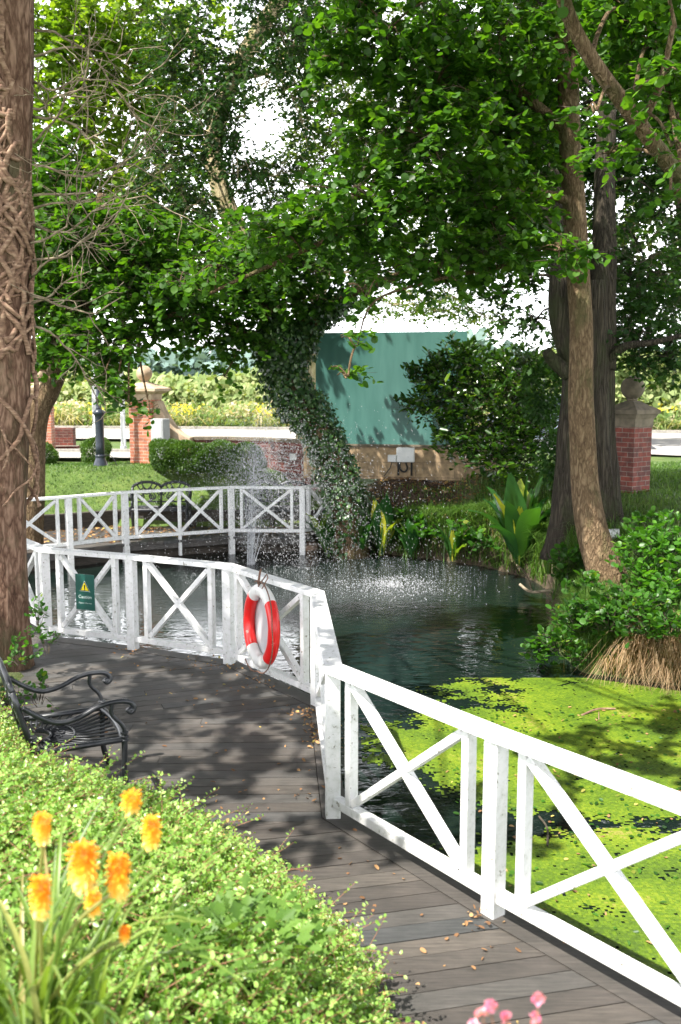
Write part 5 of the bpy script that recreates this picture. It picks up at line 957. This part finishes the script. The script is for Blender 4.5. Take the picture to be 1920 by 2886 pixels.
def straps(name, mat, n, seed, parent, org, L_=(.4, .85), w=.018, spread=.10):
    rg = exec_rng(seed); q = MB(); vals = []
    for i in range(n):
        a = rg.uniform(0, 2 * pi); Ln = rg.uniform(*L_); p = Vector(org) + Vector((rg.normal() * spread, rg.normal() * spread, -.05)); el = rg.uniform(1.0, 1.5); bend_ = rg.uniform(.3, 1.9); d = Vector((cos(a), sin(a), 0)); s_ = Vector((-sin(a), cos(a), 0)); ns = 9; k0 = len(q.v); v = min(1, max(0, rg.random() * .8 + (.25 if rg.random() < .2 else 0)))
        for j in range(ns + 1):
            t = j / ns; ww = w * .5 * (1 - t ** 2.5) + .0008; q.v.append(tuple(p - s_ * ww + Vector((0, 0, ww * .5)))); q.v.append(tuple(p)); q.v.append(tuple(p + s_ * ww + Vector((0, 0, ww * .5)))); vals += [v] * 3
            e2 = el - bend_ * t * t * 1.3; p = p + (d * cos(e2) + Vector((0, 0, sin(e2)))) * Ln / ns
        for j in range(ns):
            for k in (0, 1): q.f.append((k0 + j * 3 + k, k0 + j * 3 + k + 1, k0 + j * 3 + k + 4, k0 + j * 3 + k + 3))
    o = q.build(name, mat, parent, org, True); at = o.data.attributes.new('rnd', 'FLOAT', 'POINT'); at.data.foreach_set('value', vals); return o
straps('leaves', 'blade_lily', 120, 5, tl, lb)
bz = D(560, 2125, 3.35); bz = Vector((bz.x, bz.y, bz.z - .05)); bp = empty('leafy_perennial', bz); tag(bp, 'soft mid green broad-leaved plant growing through the small-leaved shrub', 'plant'); rg4 = exec_rng(77); n = 170; dv = nrm(rg4.normal(size=(n, 3)) * [1, 1, .35]); rr4 = rg4.random((n, 1)) ** .6
leaves('leaves', np.array(tuple(bz)) + dv * rr4 * [.30, .24, .10] + [0, 0, .02], dv + [0, 0, .25], np.array([0, -.1, 1.]) + rg4.normal(size=(n, 3)) * .35, rg4.uniform(.045, .085, n), rg4.uniform(.045, .075, n), rg4.random(n) * .7, 'leaf_soft', bp, bz, TOAK)
pk = Vector((.36, 1.78, 1.10)); pf = empty('pink_flower_plant', pk); tag(pf, 'small plant with blurred pink flowers poking up at the bottom edge', 'plant')
for hi, (hx, hy) in enumerate([(1108, 2335), (1130, 2318), (1165, 2345), (1240, 2300), (1232, 2345), (1092, 2360)]):
    c = D(hx, hy, 1.75 + .03 * hi); rg3 = exec_rng(hi); n = 14; dv = nrm(rg3.normal(size=(n, 3)) + [0, 0, .5]); leaves('flower', np.array(tuple(c)) + dv * .002, dv, rg3.normal(size=(n, 3)), .014, .012, rg3.random(n), 'petal_pink', pf, pk, T6)
    q = MB(); q.tube(limb_pts([pk + Vector((.01 * hi - .03, 0, -.1)), pk.lerp(c, .6), c], 6, .004, hi), .0015, 5); q.build('flower_stem', 'red_twig', pf, pk)
n = 90; rg3 = exec_rng(8); dv = nrm(rg3.normal(size=(n, 3)) + [0, 0, .3]); leaves('leaves', np.array(tuple(pk)) + rg3.normal(size=(n, 3)) * [.05, .02, .025] - [0, 0, .03], dv, np.array([0, 0, 1.]) + rg3.normal(size=(n, 3)) * .3, .022, .016, rg3.random(n), 'leaf_coton', pf, pk, T6)
# ------------------------------------------------------------------ duckweed, leaf litter
rng = exec_rng(400)
def dweed(cell, x0, x1, y0, y1):
    gx = np.arange(x0, x1, cell); gy = np.arange(y0, y1, cell); X_, Y_ = np.meshgrid(gx, gy); x, y = X_.ravel(), Y_.ravel(); k = pond_sd(x, y) < .12; k &= (np.abs(x / y) < .75) ; x, y = x[k], y[k]
    nz_ = np.array([(noise.fractal(Vector((a * .62, b_ * 1.0, 5)), 1.0, 2.1, 3) + .62 * noise.fractal(Vector((a * 2.6, b_ * 4.2, 9)), .55, 2.1, 6)) for a, b_ in zip(x, y)])
    # denser to the right and near, open water further out; an open lane lies beside the fence
    edge = 9.3 + .12 * (x - 2.4); dens = np.clip((edge - y) * .75, -2.4, .6) * .45
    open_ = .95 * np.exp(-(((x - .35) / .62) ** 2 + ((y - 6.9) / 1.1) ** 2)) + .75 * np.exp(-(((x - 1.9) / .8) ** 2 + ((y - 6.75) / .3) ** 2)) + .7 * np.clip((.6 - x) * .9, 0, 1) * (y > 7.4)
    right = np.clip((x - 1.1) * .4, -.12, .9) + .35 * np.clip(5.6 - y, 0, 1)
    f = nz_ * .8 + dens + right - open_ * 1.0 + .16; pr = np.clip((f + .22) / .42, 0, 1) ** 1.5; k = rng.random(len(x)) < pr * .985; return x[k], y[k], cell
xs_, ys_, c1 = dweed(.022, .2, 5.6, 2.6, 10.3); n = len(xs_); print('duckweed', n)
V = np.zeros((n, 4, 3)); jit = rng.normal(size=(n, 4, 2)) * .001; zz = WZ + .004
for j, (a, b_) in enumerate(((-1, -1), (1, -1), (1, 1), (-1, 1))): V[:, j, 0] = xs_ + a * c1 * .51 + jit[:, j, 0]; V[:, j, 1] = ys_ + b_ * c1 * .51 + jit[:, j, 1]; V[:, j, 2] = zz + .0006 * ((np.round(xs_ / c1) + np.round(ys_ / c1)) % 2)
me = bpy.data.meshes.new('duckweed'); me.vertices.add(4 * n); me.vertices.foreach_set('co', V.astype(np.float32).ravel()); me.loops.add(4 * n); me.loops.foreach_set('vertex_index', np.arange(4 * n, dtype=np.int32)); me.polygons.add(n); me.polygons.foreach_set('loop_start', (np.arange(n) * 4).astype(np.int32))
cln = np.array([.5 + .5 * noise.fractal(Vector((a * 1.4, b_ * 1.9, 15)), 1, 2, 4) for a, b_ in zip(xs_, ys_)])
at = me.attributes.new('rnd', 'FLOAT', 'POINT'); at.data.foreach_set('value', np.repeat(np.clip(-.05 + .85 * cln + .42 * (rng.random(n) - .2), 0, 1), 4).astype(np.float32)); me.update(calc_edges=True); me.materials.append(M['duckweed']); o = bpy.data.objects.new('duckweed', me); link(o); o['kind'] = 'stuff'
# floating leaves on weed
def litter(name, P_, L_, mat, seed, tilt=.25, rnd=None):
    rg = exec_rng(seed); n = len(P_); a = rg.uniform(0, 2 * pi, n); d = np.stack([np.cos(a), np.sin(a), rg.normal(size=n) * tilt], 1); o = leaves(name, P_, d, np.array([0, 0, 1.]) + rg.normal(size=(n, 3)) * tilt, L_ * rg.uniform(.5, 1.3, n), L_ * rg.uniform(.3, .7, n), rg.random(n) if rnd is None else rnd, mat, T=T8); o['kind'] = 'stuff'; return o
n = 900; x = rng.uniform(.9, 4, n); y = rng.uniform(4.2, 9.4, n); k = pond_sd(x, y) < -.05; litter('floating_leaves', np.stack([x, y, np.full(n, WZ + .012)], 1)[k], .045, 'leaf_bank', 21)
n = 260; x = rng.uniform(.9, 4, n); y = rng.uniform(4.2, 9.4, n); litter('fallen_leaves', np.stack([x, y, np.full(n, WZ + .012)], 1)[pond_sd(x, y) < -.05], .04, 'dead_leaf', 22)
# deck litter: scattered and gathered at post feet
Pq = []
for _ in range(170): Pq.append((rng.uniform(-2.8, .2), rng.uniform(5, 9.6), .006))
for _ in range(90): Pq.append((rng.uniform(-1.2, 1.2), rng.uniform(3.2, 5.5), .006))
for (px_, py_, m_, s_) in [(-2.2, 9.8, 26, .1), (-1.1, 9.25, 36, .13), (-.28, 7.9, 60, .09), (-.2, 7.5, 46, .08), (-.75, 8.7, 30, .16), (-.2, 7.2, 20, .07), (-.22, 6.2, 10, .06), (.72, 4.72, 16, .07), (-1.6, 9.45, 26, .22)]:
    for _ in range(m_): Pq.append((px_ + rng.normal() * s_, py_ + rng.normal() * s_, .008 + abs(rng.normal()) * .012))
Pq = np.array(Pq)
inn = np.array(inner); ok_ = []
for p in Pq:
    ok_.append(True)
litter('fallen_leaves', Pq[pond_sd(Pq[:, 0] , Pq[:, 1]) > -.35], .034, 'dead_leaf', 23, .35)
x = rng.uniform(-6.5, 0, 1500); y = 17.2 + rng.random(1500) * 2.2; k = (y > np.interp(x, [-6.9, -4.87, -4.0, -2.1, -.75, 0], [15.9, 16.6, 17.4, 18.2, 18.2, 19.2]) + .1); litter('fallen_leaves', np.stack([x, y, np.full(1500, FB + .01)], 1)[k], .07, 'dead_leaf', 24)
x = rng.uniform(-.2, 4.0, 3000); y = rng.uniform(17.6, 19.6, 3000); z = gh(x, y); k = (z > 0) & (pond_sd(x, y) > .3); litter('fallen_leaves', np.stack([x, y, z + .02], 1)[k], .08, 'dead_leaf', 25)
x = rng.uniform(-8, -.5, 1300); y = rng.uniform(19.6, 22.2, 1300); litter('fallen_leaves', np.stack([x, y, gh(x, y) + .03], 1), .05, 'leaf_oak', 26)
# twigs floating
q = MB(); p0 = onz(1640, 2015, WZ + .01); p1 = onz(1735, 1998, WZ + .01); q.tube(limb_pts([p0, p0.lerp(p1, .5) + Vector((0, .03, .02)), p1], 8, .01), .010, 6); q.tube([p0.lerp(p1, .5), p0.lerp(p1, .4) + Vector((-.02, -.2, 0))], .005, 5); tag(q.build('fallen_branch', 'ivy_stem'), 'thin red-brown broken branch floating on the duckweed near the right bank', 'branch')
q = MB(); p0 = onz(1520, 2300, WZ + .01); p1 = onz(1545, 2385, WZ + .01); q.tube(limb_pts([p0, p0.lerp(p1, .5) + Vector((.03, 0, .02)), p1], 8, .01), .008, 6); tag(q.build('fallen_branch', 'twig'), 'short dark twig floating on the weed behind the nearest white braces', 'branch')
q = MB(); p0 = D(1250, 1400, 13.2); q.tube(limb_pts([D(1195, 1345, 14.5), D(1225, 1362, 14.2), D(1300, 1350, 13.4), D(1330, 1345, 12.8)], 12, .03), .022, 7); q.tube(limb_pts([D(1225, 1362, 14.2), D(1210, 1320, 14.1), D(1190, 1300, 14)], 8, .02), .012, 6); tag(q.build('driftwood', 'dead_wood'), 'grey dead branch lying in the water below the broad-leaved bog plant', 'branch')
# boulders
q = MB(); q.sphere(D(690, 1262, 18.55) + Vector((0, .25, -.02)), .46, 24, 14, sc=(1.25, .6, .5), nz_=.5); tag(q.build('boulder', 'rock', smooth=True, org=D(690, 1262, 18.55)), 'reddish boulder at the waterline under the far deck corner', 'rock')
# ------------------------------------------------------------------ gate pillars, walls, board
def cap(mb, c, w, z, h=.10, ov=.0):
    pass
def pyr(mb, c, w0, z0, w1, z1, rz):
    vs = []
    for w, z in ((w0, z0), (w1, z1)):
        for a, b_ in ((-1, -1), (1, -1), (1, 1), (-1, 1)): v = Matrix.Rotation(rz, 3, 'Z') @ Vector((a * w / 2, b_ * w / 2, 0)); vs.append((c[0] + v.x, c[1] + v.y, z))
    mb.add(vs, [(3, 2, 1, 0), (4, 5, 6, 7)] + [(i, (i + 1) % 4, 4 + (i + 1) % 4, 4 + i) for i in range(4)])
def pillar(name, label, x, y, z0, w, zt, rz, brick, stone, cw, ballr, wing=0, group=None):
    root = empty(name, (x, y, z0), rz); tag(root, label, 'pillar', group)
    h = zt - z0; q = MB(); q.box((0, 0, h / 2 - .05), (w, w, h + .1)); q.build('shaft', brick, root)
    q = MB(); c = (0, 0); pyr(q, c, w + .02, h, w + .03, h + .13, 0); pyr(q, c, w + .06, h + .1301, cw * .93, h + .20, 0); q.build('neck', stone, root)
    q = MB(); pyr(q, c, cw, h + .2001, cw, h + .26, 0); pyr(q, c, cw - .004, h + .2601, cw * .22, h + .40, 0); q.build('cap', stone, root)
    q = MB(); q.lathe((0, 0, h + .385), [(cw * .12, 0), (ballr * .45, .03), (ballr * .5, .05)], 20); q.sphere((0, 0, h + .42 + ballr), ballr, 28, 18); q.build('ball_finial', stone, root, smooth=True)
    if wing:
        pr = [(w / 2, 0), (w / 2, h - .02)] + [(w / 2 + .22 + .60 * (1 - cos(t)) if 0 else w / 2 + .10 + .78 * (t / (pi / 2)) ** 1.0 , .62 + (h - .64) * (1 - sin(t) ** .8) if t else h - .02) for t in [pi / 2 * k / 10 for k in range(11)]] + [(w / 2 + .88, 0)]
        pr = [(a * wing, b_) for a, b_ in pr];
        q = MB(); q.prism(pr, -.16, .16, lambda a, b_, c: (a, c, b_)); q.build('wing_wall', stone, root)
    return root
gp = D(338, 1062, 22.4); pz = gz(gp.x, gp.y)
pillar('gate_pillar', 'sunlit orange brick gate pillar with sandstone wing, cap and ball left of the fountain', gp.x, 22.4, .95, .56, 2.42, R(-14), 'brick_orange', 'sandstone', .92, .182, 1, 'brick gate pillars with stone balls')
gp2 = D(98, 1050, 25.5); pillar('gate_pillar', 'orange brick gate pillar half hidden behind the leaning tree at far left', gp2.x, 25.5, 1.0, .60, 2.42, R(8), 'brick_orange', 'sandstone', .95, .185, -1, 'brick gate pillars with stone balls')
gp3 = atY(1772, 1380, 15.0); pillar('gate_pillar', 'dark red brick pillar with mossy stone cap and ball on the lawn right of the oak', gp3.x, 15.0, gz(gp3.x, 15.0) - .04, .45, 2.13, R(38), 'brick_red', 'weathered_stone', .62, .182, 0, 'brick gate pillars with stone balls')
q = MB(); q.box((0, 0, .62), (.42, .22, .92), bev=.01); cb = q.build('cabinet_body', 'cabinet_grey', None); rt = empty('electrical_cabinet', (gp.x + .42, 21.95, .92), R(-38)); cb.parent = rt; tag(rt, 'grey metal electrical cabinet standing against the sunlit brick gate pillar', 'cabinet')
q = MB(); q.box((0, -.113, .62), (.37, .012, .84), bev=.004); q.build('door', 'cabinet_grey', rt); q = MB(); q.box((.15, -.122, .62), (.02, .012, .08)); q.build('handle', 'iron', rt)
# low brick planter wall at far left
q = MB(); px_ = D(146, 1000, 27); q.box((px_.x, 27, 1.28), (.62, .3, .55)); q.box((px_.x, 26.7, 1.03), (1.0, .5, .08)); tag(q.build('brick_planter', 'brick_red', org=(px_.x, 27, 1.0)), 'low dark brick planter beside the half-hidden gate pillar at far left', 'planter')
# curved low wall with coping
wpts = [Vector((gp.x + .9, 22.3, 0)), Vector((-2.6, 22.25, 0)), Vector((-1.4, 21.6, 0)), Vector((-.55, 20.7, 0)), Vector((.25, 20.0, 0))]
wp = limb_pts(wpts, 24, 0); rt = empty('brick_wall', (-2, 22, .9)); tag(rt, 'low curving dark brick wall with stone coping behind the fountain spray', 'wall'); q = MB(); q2 = MB()
def ribbon(mb, pts, w, z0, z1):
    L_, Rr = [], []
    for i, p in enumerate(pts):
        t = (pts[min(i + 1, len(pts) - 1)] - pts[max(i - 1, 0)]).normalized(); nn_ = Vector((-t.y, t.x, 0)) * w / 2; L_.append(p + nn_); Rr.append(p - nn_)
    vs = []
    for a, b_ in zip(L_, Rr): vs += [(a.x, a.y, z0), (a.x, a.y, z1), (b_.x, b_.y, z1), (b_.x, b_.y, z0)]
    n = len(pts); fs = [(4 * i + k, 4 * i + (k + 1) % 4, 4 * i + 4 + (k + 1) % 4, 4 * i + 4 + k) for i in range(n - 1) for k in range(4)] + [(0, 3, 2, 1), (4 * n - 4, 4 * n - 3, 4 * n - 2, 4 * n - 1)]; mb.add(vs, fs)
ribbon(q, wp, .23, .5, 1.50); ribbon(q2, wp, .30, 1.501, 1.57); q.build('brickwork', 'brick_red', rt, rt.location); q2.build('coping', 'weathered_stone', rt, rt.location)
q = MB(); pb = D(675, 1051, 20.9); q.box((pb.x, pb.y - .12, pb.z), (.14, .08, .14), bev=.01); q.box((pb.x, pb.y - .17, pb.z), (.11, .02, .11)); tag(q.build('junction_box', 'white_plastic', org=pb), 'small pale junction box on the dark brick wall seen through the spray', 'box')
# billboard
bl_ = D(727, 778, 19.9); br_ = D(1076, 770, 19.3); zt, zb = 3.82, 1.56
rt = empty('hoarding', ((bl_.x + br_.x) / 2, (bl_.y + br_.y) / 2, 1.0)); tag(rt, 'large blank teal green hoarding board dappled with leaf shadows on a stone wall', 'sign board')
a, b_ = Vector((bl_.x, bl_.y, 0)), Vector((br_.x, br_.y, 0)); dv_ = (b_ - a).normalized(); bk = Vector((-dv_.y, dv_.x, 0))
q = MB(); q.beam(a + Vector((0, 0, (zt + zb) / 2)), b_ + Vector((0, 0, (zt + zb) / 2)), .03, zt - zb, bev=.003); q.build('panel', 'board_green', rt, rt.location)
q = MB()
for t in (.03, .5, .97):
    c = a.lerp(b_, t) + bk * .05; q.box((c.x, c.y, (zt + .9) / 2), (.08, .06, zt - .9 - .02), math.atan2(dv_.y, dv_.x))
q.build('support_posts', 'grey_timber', rt, rt.location)
rt = empty('stone_wall', (a.x, a.y, .9)); tag(rt, 'low buff sandstone block wall below the green hoarding', 'wall')
a2, b2_ = a - dv_ * .25 + bk * .03, b_ + dv_ * .9 + bk * .03; q = MB(); q.beam(a2 + Vector((0, 0, 1.18)), b2_ + Vector((0, 0, 1.18)), .22, .66); q.build('stone_blocks', 'stone_block', rt, rt.location); q = MB(); q.beam(a2 + Vector((0, 0, 1.535)), b2_ + Vector((0, 0, 1.535)), .27, .045); q.build('coping', 'weathered_stone', rt, rt.location)
ang = math.atan2(dv_.y, dv_.x)
e1 = D(934, 1047, 19.35); rt = empty('electrical_box', (e1.x, e1.y, e1.z), ang); tag(rt, 'larger white electrical box with dark conduits on the stone wall', 'electrical box')
q = MB(); q.box((0, 0, 0), (.36, .12, .29), bev=.008); q.build('housing', 'white_plastic', rt); q = MB(); q.box((.01, -.066, 0), (.32, .014, .25), bev=.004); q.build('lid', 'white_plastic', rt)
q = MB(); q.tube(smoothpts([(-.12, .02, -.14), (-.12, 0, -.3), (-.02, 0, -.36), (.05, 0, -.28), (.0, .02, -.16)]), .018, 8); q.tube([(.12, .02, -.14), (.12, .02, -.42)], .022, 8); q.tube([(-.15, .02, -.14), (-.15, .02, -.42)], .022, 8); q.build('conduit', 'rubber', rt, smooth=True)
e1 = D(903, 1055, 19.38); rt = empty('electrical_box', (e1.x, e1.y, e1.z), ang); tag(rt, 'smaller white electrical box left of the larger one on the stone wall', 'electrical box'); q = MB(); q.box((0, 0, 0), (.17, .1, .14), bev=.008); q.build('housing', 'white_plastic', rt); q = MB(); q.tube([(0, 0, -.06), (-.04, 0, -.2), (-.16, -.04, -.36)], .01, 6); q.build('cable', 'rubber', rt)
def flood(x, y, Y, label, sc_=1):
    c = D(x, y, Y); c.z = gz(c.x, c.y) + .10; rt = empty('floodlight', c, R(10)); tag(rt, label, 'garden light', 'small garden floodlights'); q = MB(); q.box((0, 0, .02), (.17 * sc_, .07, .12 * sc_), rx=R(-25), bev=.006); q.build('housing', 'grey_disc', rt); q = MB(); q.box((0, -.045, .03), (.14 * sc_, .008, .09 * sc_), rx=R(-25)); q.build('glass', 'white_plastic', rt); q = MB(); q.tube([(0, 0, 0), (0, .02, -.12)], .01, 6); q.build('bracket', 'iron', rt)
flood(870, 1100, 18.9, 'small white floodlight on the leaf-littered bank below the electrical boxes')
flood(1413, 1170, 12.9, 'small white garden light beside the flared oak roots', 1.1)
flood(83, 1150, 17.4, 'pale garden light beside the fence rail next to the pine trunk')
# lamp post
lp = D(232, 1072, 21.6); rt = empty('lamp_post', (lp.x, lp.y, .93)); rt.scale = (.70, .70, .74); tag(rt, 'black cast iron lamp post with fluted base on the lawn edge', 'lamp post'); zz = 0
q = MB(); q.lathe((0, 0, 0), [(.24, 0), (.24, .05), (.21, .09), (.20, .14), (.155, .24), (.15, .30), (.165, .32), (.165, .35), (.145, .37)], 24); q.build('base', 'lamp_iron', rt, smooth=True)
for k in range(16): pass
q = MB(); q.lathe((0, 0, .371), [(.142, 0), (.138, .25), (.138, 1.15), (.15, 1.19), (.20, 1.24), (.205, 1.30), (.13, 1.35), (.10, 1.38)], 24); q.build('column', 'lamp_iron', rt, smooth=True)
q = MB(); q.lathe((0, 0, 1.752), [(.10, 0), (.09, .03), (.085, .3), (.105, .32), (.105, .36), (.08, .38), (.07, .6), (.06, 1.6), (.06, 1.75)], 20); q.build('shaft', 'lamp_iron', rt, smooth=True)
q = MB(); q.lathe((0, 0, 3.503), [(.07, 0), (.11, .06), (.17, .32), (.21, .34), (.10, .46), (.03, .55)], 6); q.build('lantern', 'lamp_iron', rt)
q = MB(); q.tube(smoothpts([(.1, 0, .35), (.35, -.05, .36), (.5, -.1, .2), (.56, -.12, .0)]), .012, 6); q.build('cable', 'rubber', rt)
for x_, r_, lab in ((222, .075, 'white flagpole just left behind the black lamp post'), (285, .068, 'white flagpole between the lamp post and the sunlit gate pillar')):
    p = D(x_, 1035, 25.9); rt = empty('flagpole', (p.x, 25.9, 1.0)); tag(rt, lab, 'pole', 'white flagpoles'); q = MB(); q.lathe((0, 0, 0), [(r_ * 1.25, 0), (r_ * 1.25, .1), (r_, .12), (r_ * .6, 7.5)], 16); q.build('pole', 'white_plastic', rt, smooth=True); q = MB(); q.sphere((0, 0, 7.56), .08, 12, 8); q.build('finial', 'white_plastic', rt, smooth=True)
# green sign behind far-left pillar
c = D(62, 920, 27.3); rt = empty('entrance_board', (c.x - .6, 27.3, 1.0)); tag(rt, 'teal green entrance board behind the leaning tree at the far left', 'sign board'); q = MB(); q.box((0, 0, 1.6), (2.4, .06, 1.7), bev=.01); q.build('panel', 'board_green', rt); q = MB(); q.box((-.9, .06, .6), (.1, .05, 1.3)); q.box((.9, .06, .6), (.1, .05, 1.3)); q.build('support_posts', 'grey_timber', rt)
# parked car behind the right pillar
c = D(1405, 980, 26.3); rt = empty('parked_car', (c.x - 1.1, 26.6, 1.055), R(-12)); tag(rt, 'pale blue car on the road mostly hidden behind the oak trunk and red pillar', 'car')
def carprof(pr, y0, y1, name, mat): q = MB(); q.prism(pr, y0, y1, lambda a, b_, c: (a, c, b_)); q.build(name, mat, rt)
carprof([(-2.1, .25), (2.05, .25), (2.15, .55), (2.0, .78), (1.1, .92), (.35, 1.42), (-1.2, 1.46), (-1.95, 1.0), (-2.15, .9), (-2.2, .5)], -.82, .82, 'body', 'car_paint')
carprof([(.98, .95), (.33, 1.36), (-1.15, 1.40), (-1.75, 1.0)], -.825, -.815, 'window', 'car_glass')
for sx in (-1.35, 1.3):
    for sy in (-.78, .78): q = MB(); q.tube([(sx, sy - .1, .32), (sx, sy + .1, .32)], .32, 20); w_ = q.build('wheel', 'rubber', rt); q = MB(); q.tube([(sx, sy - .105, .32), (sx, sy + .105, .32)], .19, 14); q.build('rim', 'cabinet_grey', w_)
# ------------------------------------------------------------------ fountain
fb = onz(708, 1592, WZ); rng = exec_rng(500)
rt = empty('fountain', fb); tag(rt, 'water fountain jet throwing a curtain of white droplets over the pond', 'fountain')
def drops(name, P_, Vv, r_, el):
    n = len(P_); d = nrm(Vv); s_ = nrm(np.cross(d, rng.normal(size=(n, 3)))); t = np.cross(d, s_); r_ = r_[:, None]; el = el[:, None]
    V = np.stack([P_ + d * r_ * el, P_ + s_ * r_, P_ + t * r_, P_ - s_ * r_, P_ - t * r_, P_ - d * r_ * el], 1).reshape(-1, 3) - np.array(tuple(fb)); f = np.array([[0, 1, 2], [0, 2, 3], [0, 3, 4], [0, 4, 1], [5, 2, 1], [5, 3, 2], [5, 4, 3], [5, 1, 4]])
    F = (f[None] + (np.arange(n) * 6)[:, None, None]).ravel(); me = bpy.data.meshes.new(name); me.vertices.add(len(V)); me.vertices.foreach_set('co', V.astype(np.float32).ravel()); me.loops.add(len(F)); me.loops.foreach_set('vertex_index', F.astype(np.int32)); me.polygons.add(8 * n); me.polygons.foreach_set('loop_start', (np.arange(8 * n) * 3).astype(np.int32)); me.polygons.foreach_set('use_smooth', [True] * (8 * n)); me.update(calc_edges=True); me.materials.append(M['water_drop']); o = bpy.data.objects.new(name, me); link(o); o.parent = rt; return o
def ballistic(n, v0, spread, wind, tmax=1.6):
    a = rng.uniform(0, 2 * pi, n); th = np.abs(rng.normal(size=n)) * spread; v = v0 * rng.uniform(.82, 1.03, n); V0 = np.stack([v * np.sin(th) * np.cos(a), v * np.sin(th) * np.sin(a), v * np.cos(th)], 1); t = rng.random(n) * (2 * V0[:, 2] / 9.81)
    W = np.array(wind); k = t[:, None]; P_ = np.array(tuple(fb)) + V0 * k + .5 * W * k * k; P_[:, 2] -= 4.905 * t * t; Vv = V0 + W * k; Vv[:, 2] -= 9.81 * t; return P_, Vv
P_, Vv = ballistic(12000, 7.3, .135, (.9, -.6, 0)); n = len(P_); drops('spray', P_, Vv, rng.uniform(.002, .0052, n), rng.uniform(1.5, 4.0, n))
P_, Vv = ballistic(11000, 6.6, .27, (1.5, -.9, 0)); n = len(P_); drops('spray', P_, Vv, rng.uniform(.002, .005, n), rng.uniform(1.5, 4, n))
q = MB()
for (dx, h, lean) in ((-.12, .95, .02), (-.06, .6, -.02), (.02, 1.0, .10), (.06, .8, .22), (.10, .6, .35), (0, .9, .05), (-.02, .7, .16)):
    p0 = fb + Vector((dx * .5, 0, 0)); q.tube(limb_pts([p0, p0 + Vector((lean * h * .5, 0, h * .5)), p0 + Vector((lean * h, 0, h))], 16, .012, dx * 90), [max(.003, .014 * (1 - i / 17) * (1 + .4 * sin(i * 2.3))) for i in range(17)], 6)
q.build('jet', 'water_drop', rt, fb, True)
lc = onz(1105, 1650, WZ); n = 1500; a = rng.uniform(0, 2 * pi, n); rr = np.abs(rng.normal(size=n)); P_ = np.stack([lc.x + np.cos(a) * rr * .75, lc.y + np.sin(a) * rr * .6, WZ + .005 + rng.random(n) ** 3 * .16 * np.exp(-rr)], 1); drops('splash', P_, np.tile([0, 0, 1.], (n, 1)) + rng.normal(size=(n, 3)) * .5, rng.uniform(.003, .009, n), rng.uniform(1, 1.8, n))
n = 3200; a = rng.uniform(0, 2 * pi, n); rr = rng.random(n) ** .5; P_ = np.stack([-.1 + np.cos(a) * rr * 2.6, 16.0 + np.sin(a) * rr * 1.9, WZ + .003 + rng.random(n) ** 3 * .07], 1); drops('splash', P_, np.tile([0, 0, 1.], (n, 1)) + rng.normal(size=(n, 3)) * .6, rng.uniform(.002, .0055, n), rng.uniform(1, 1.5, n))
n = 1200; P_ = np.array([-.1, 16.4, .8]) + rng.normal(size=(n, 3)) * [1.2, .8, 1.0]; P_ = P_[(P_[:, 2] > WZ) & (P_[:, 2] < 2.6)]; n = len(P_); drops('spray', P_, np.tile([.25, 0, -1.], (n, 1)), rng.uniform(.002, .005, n), rng.uniform(1.5, 4, n))
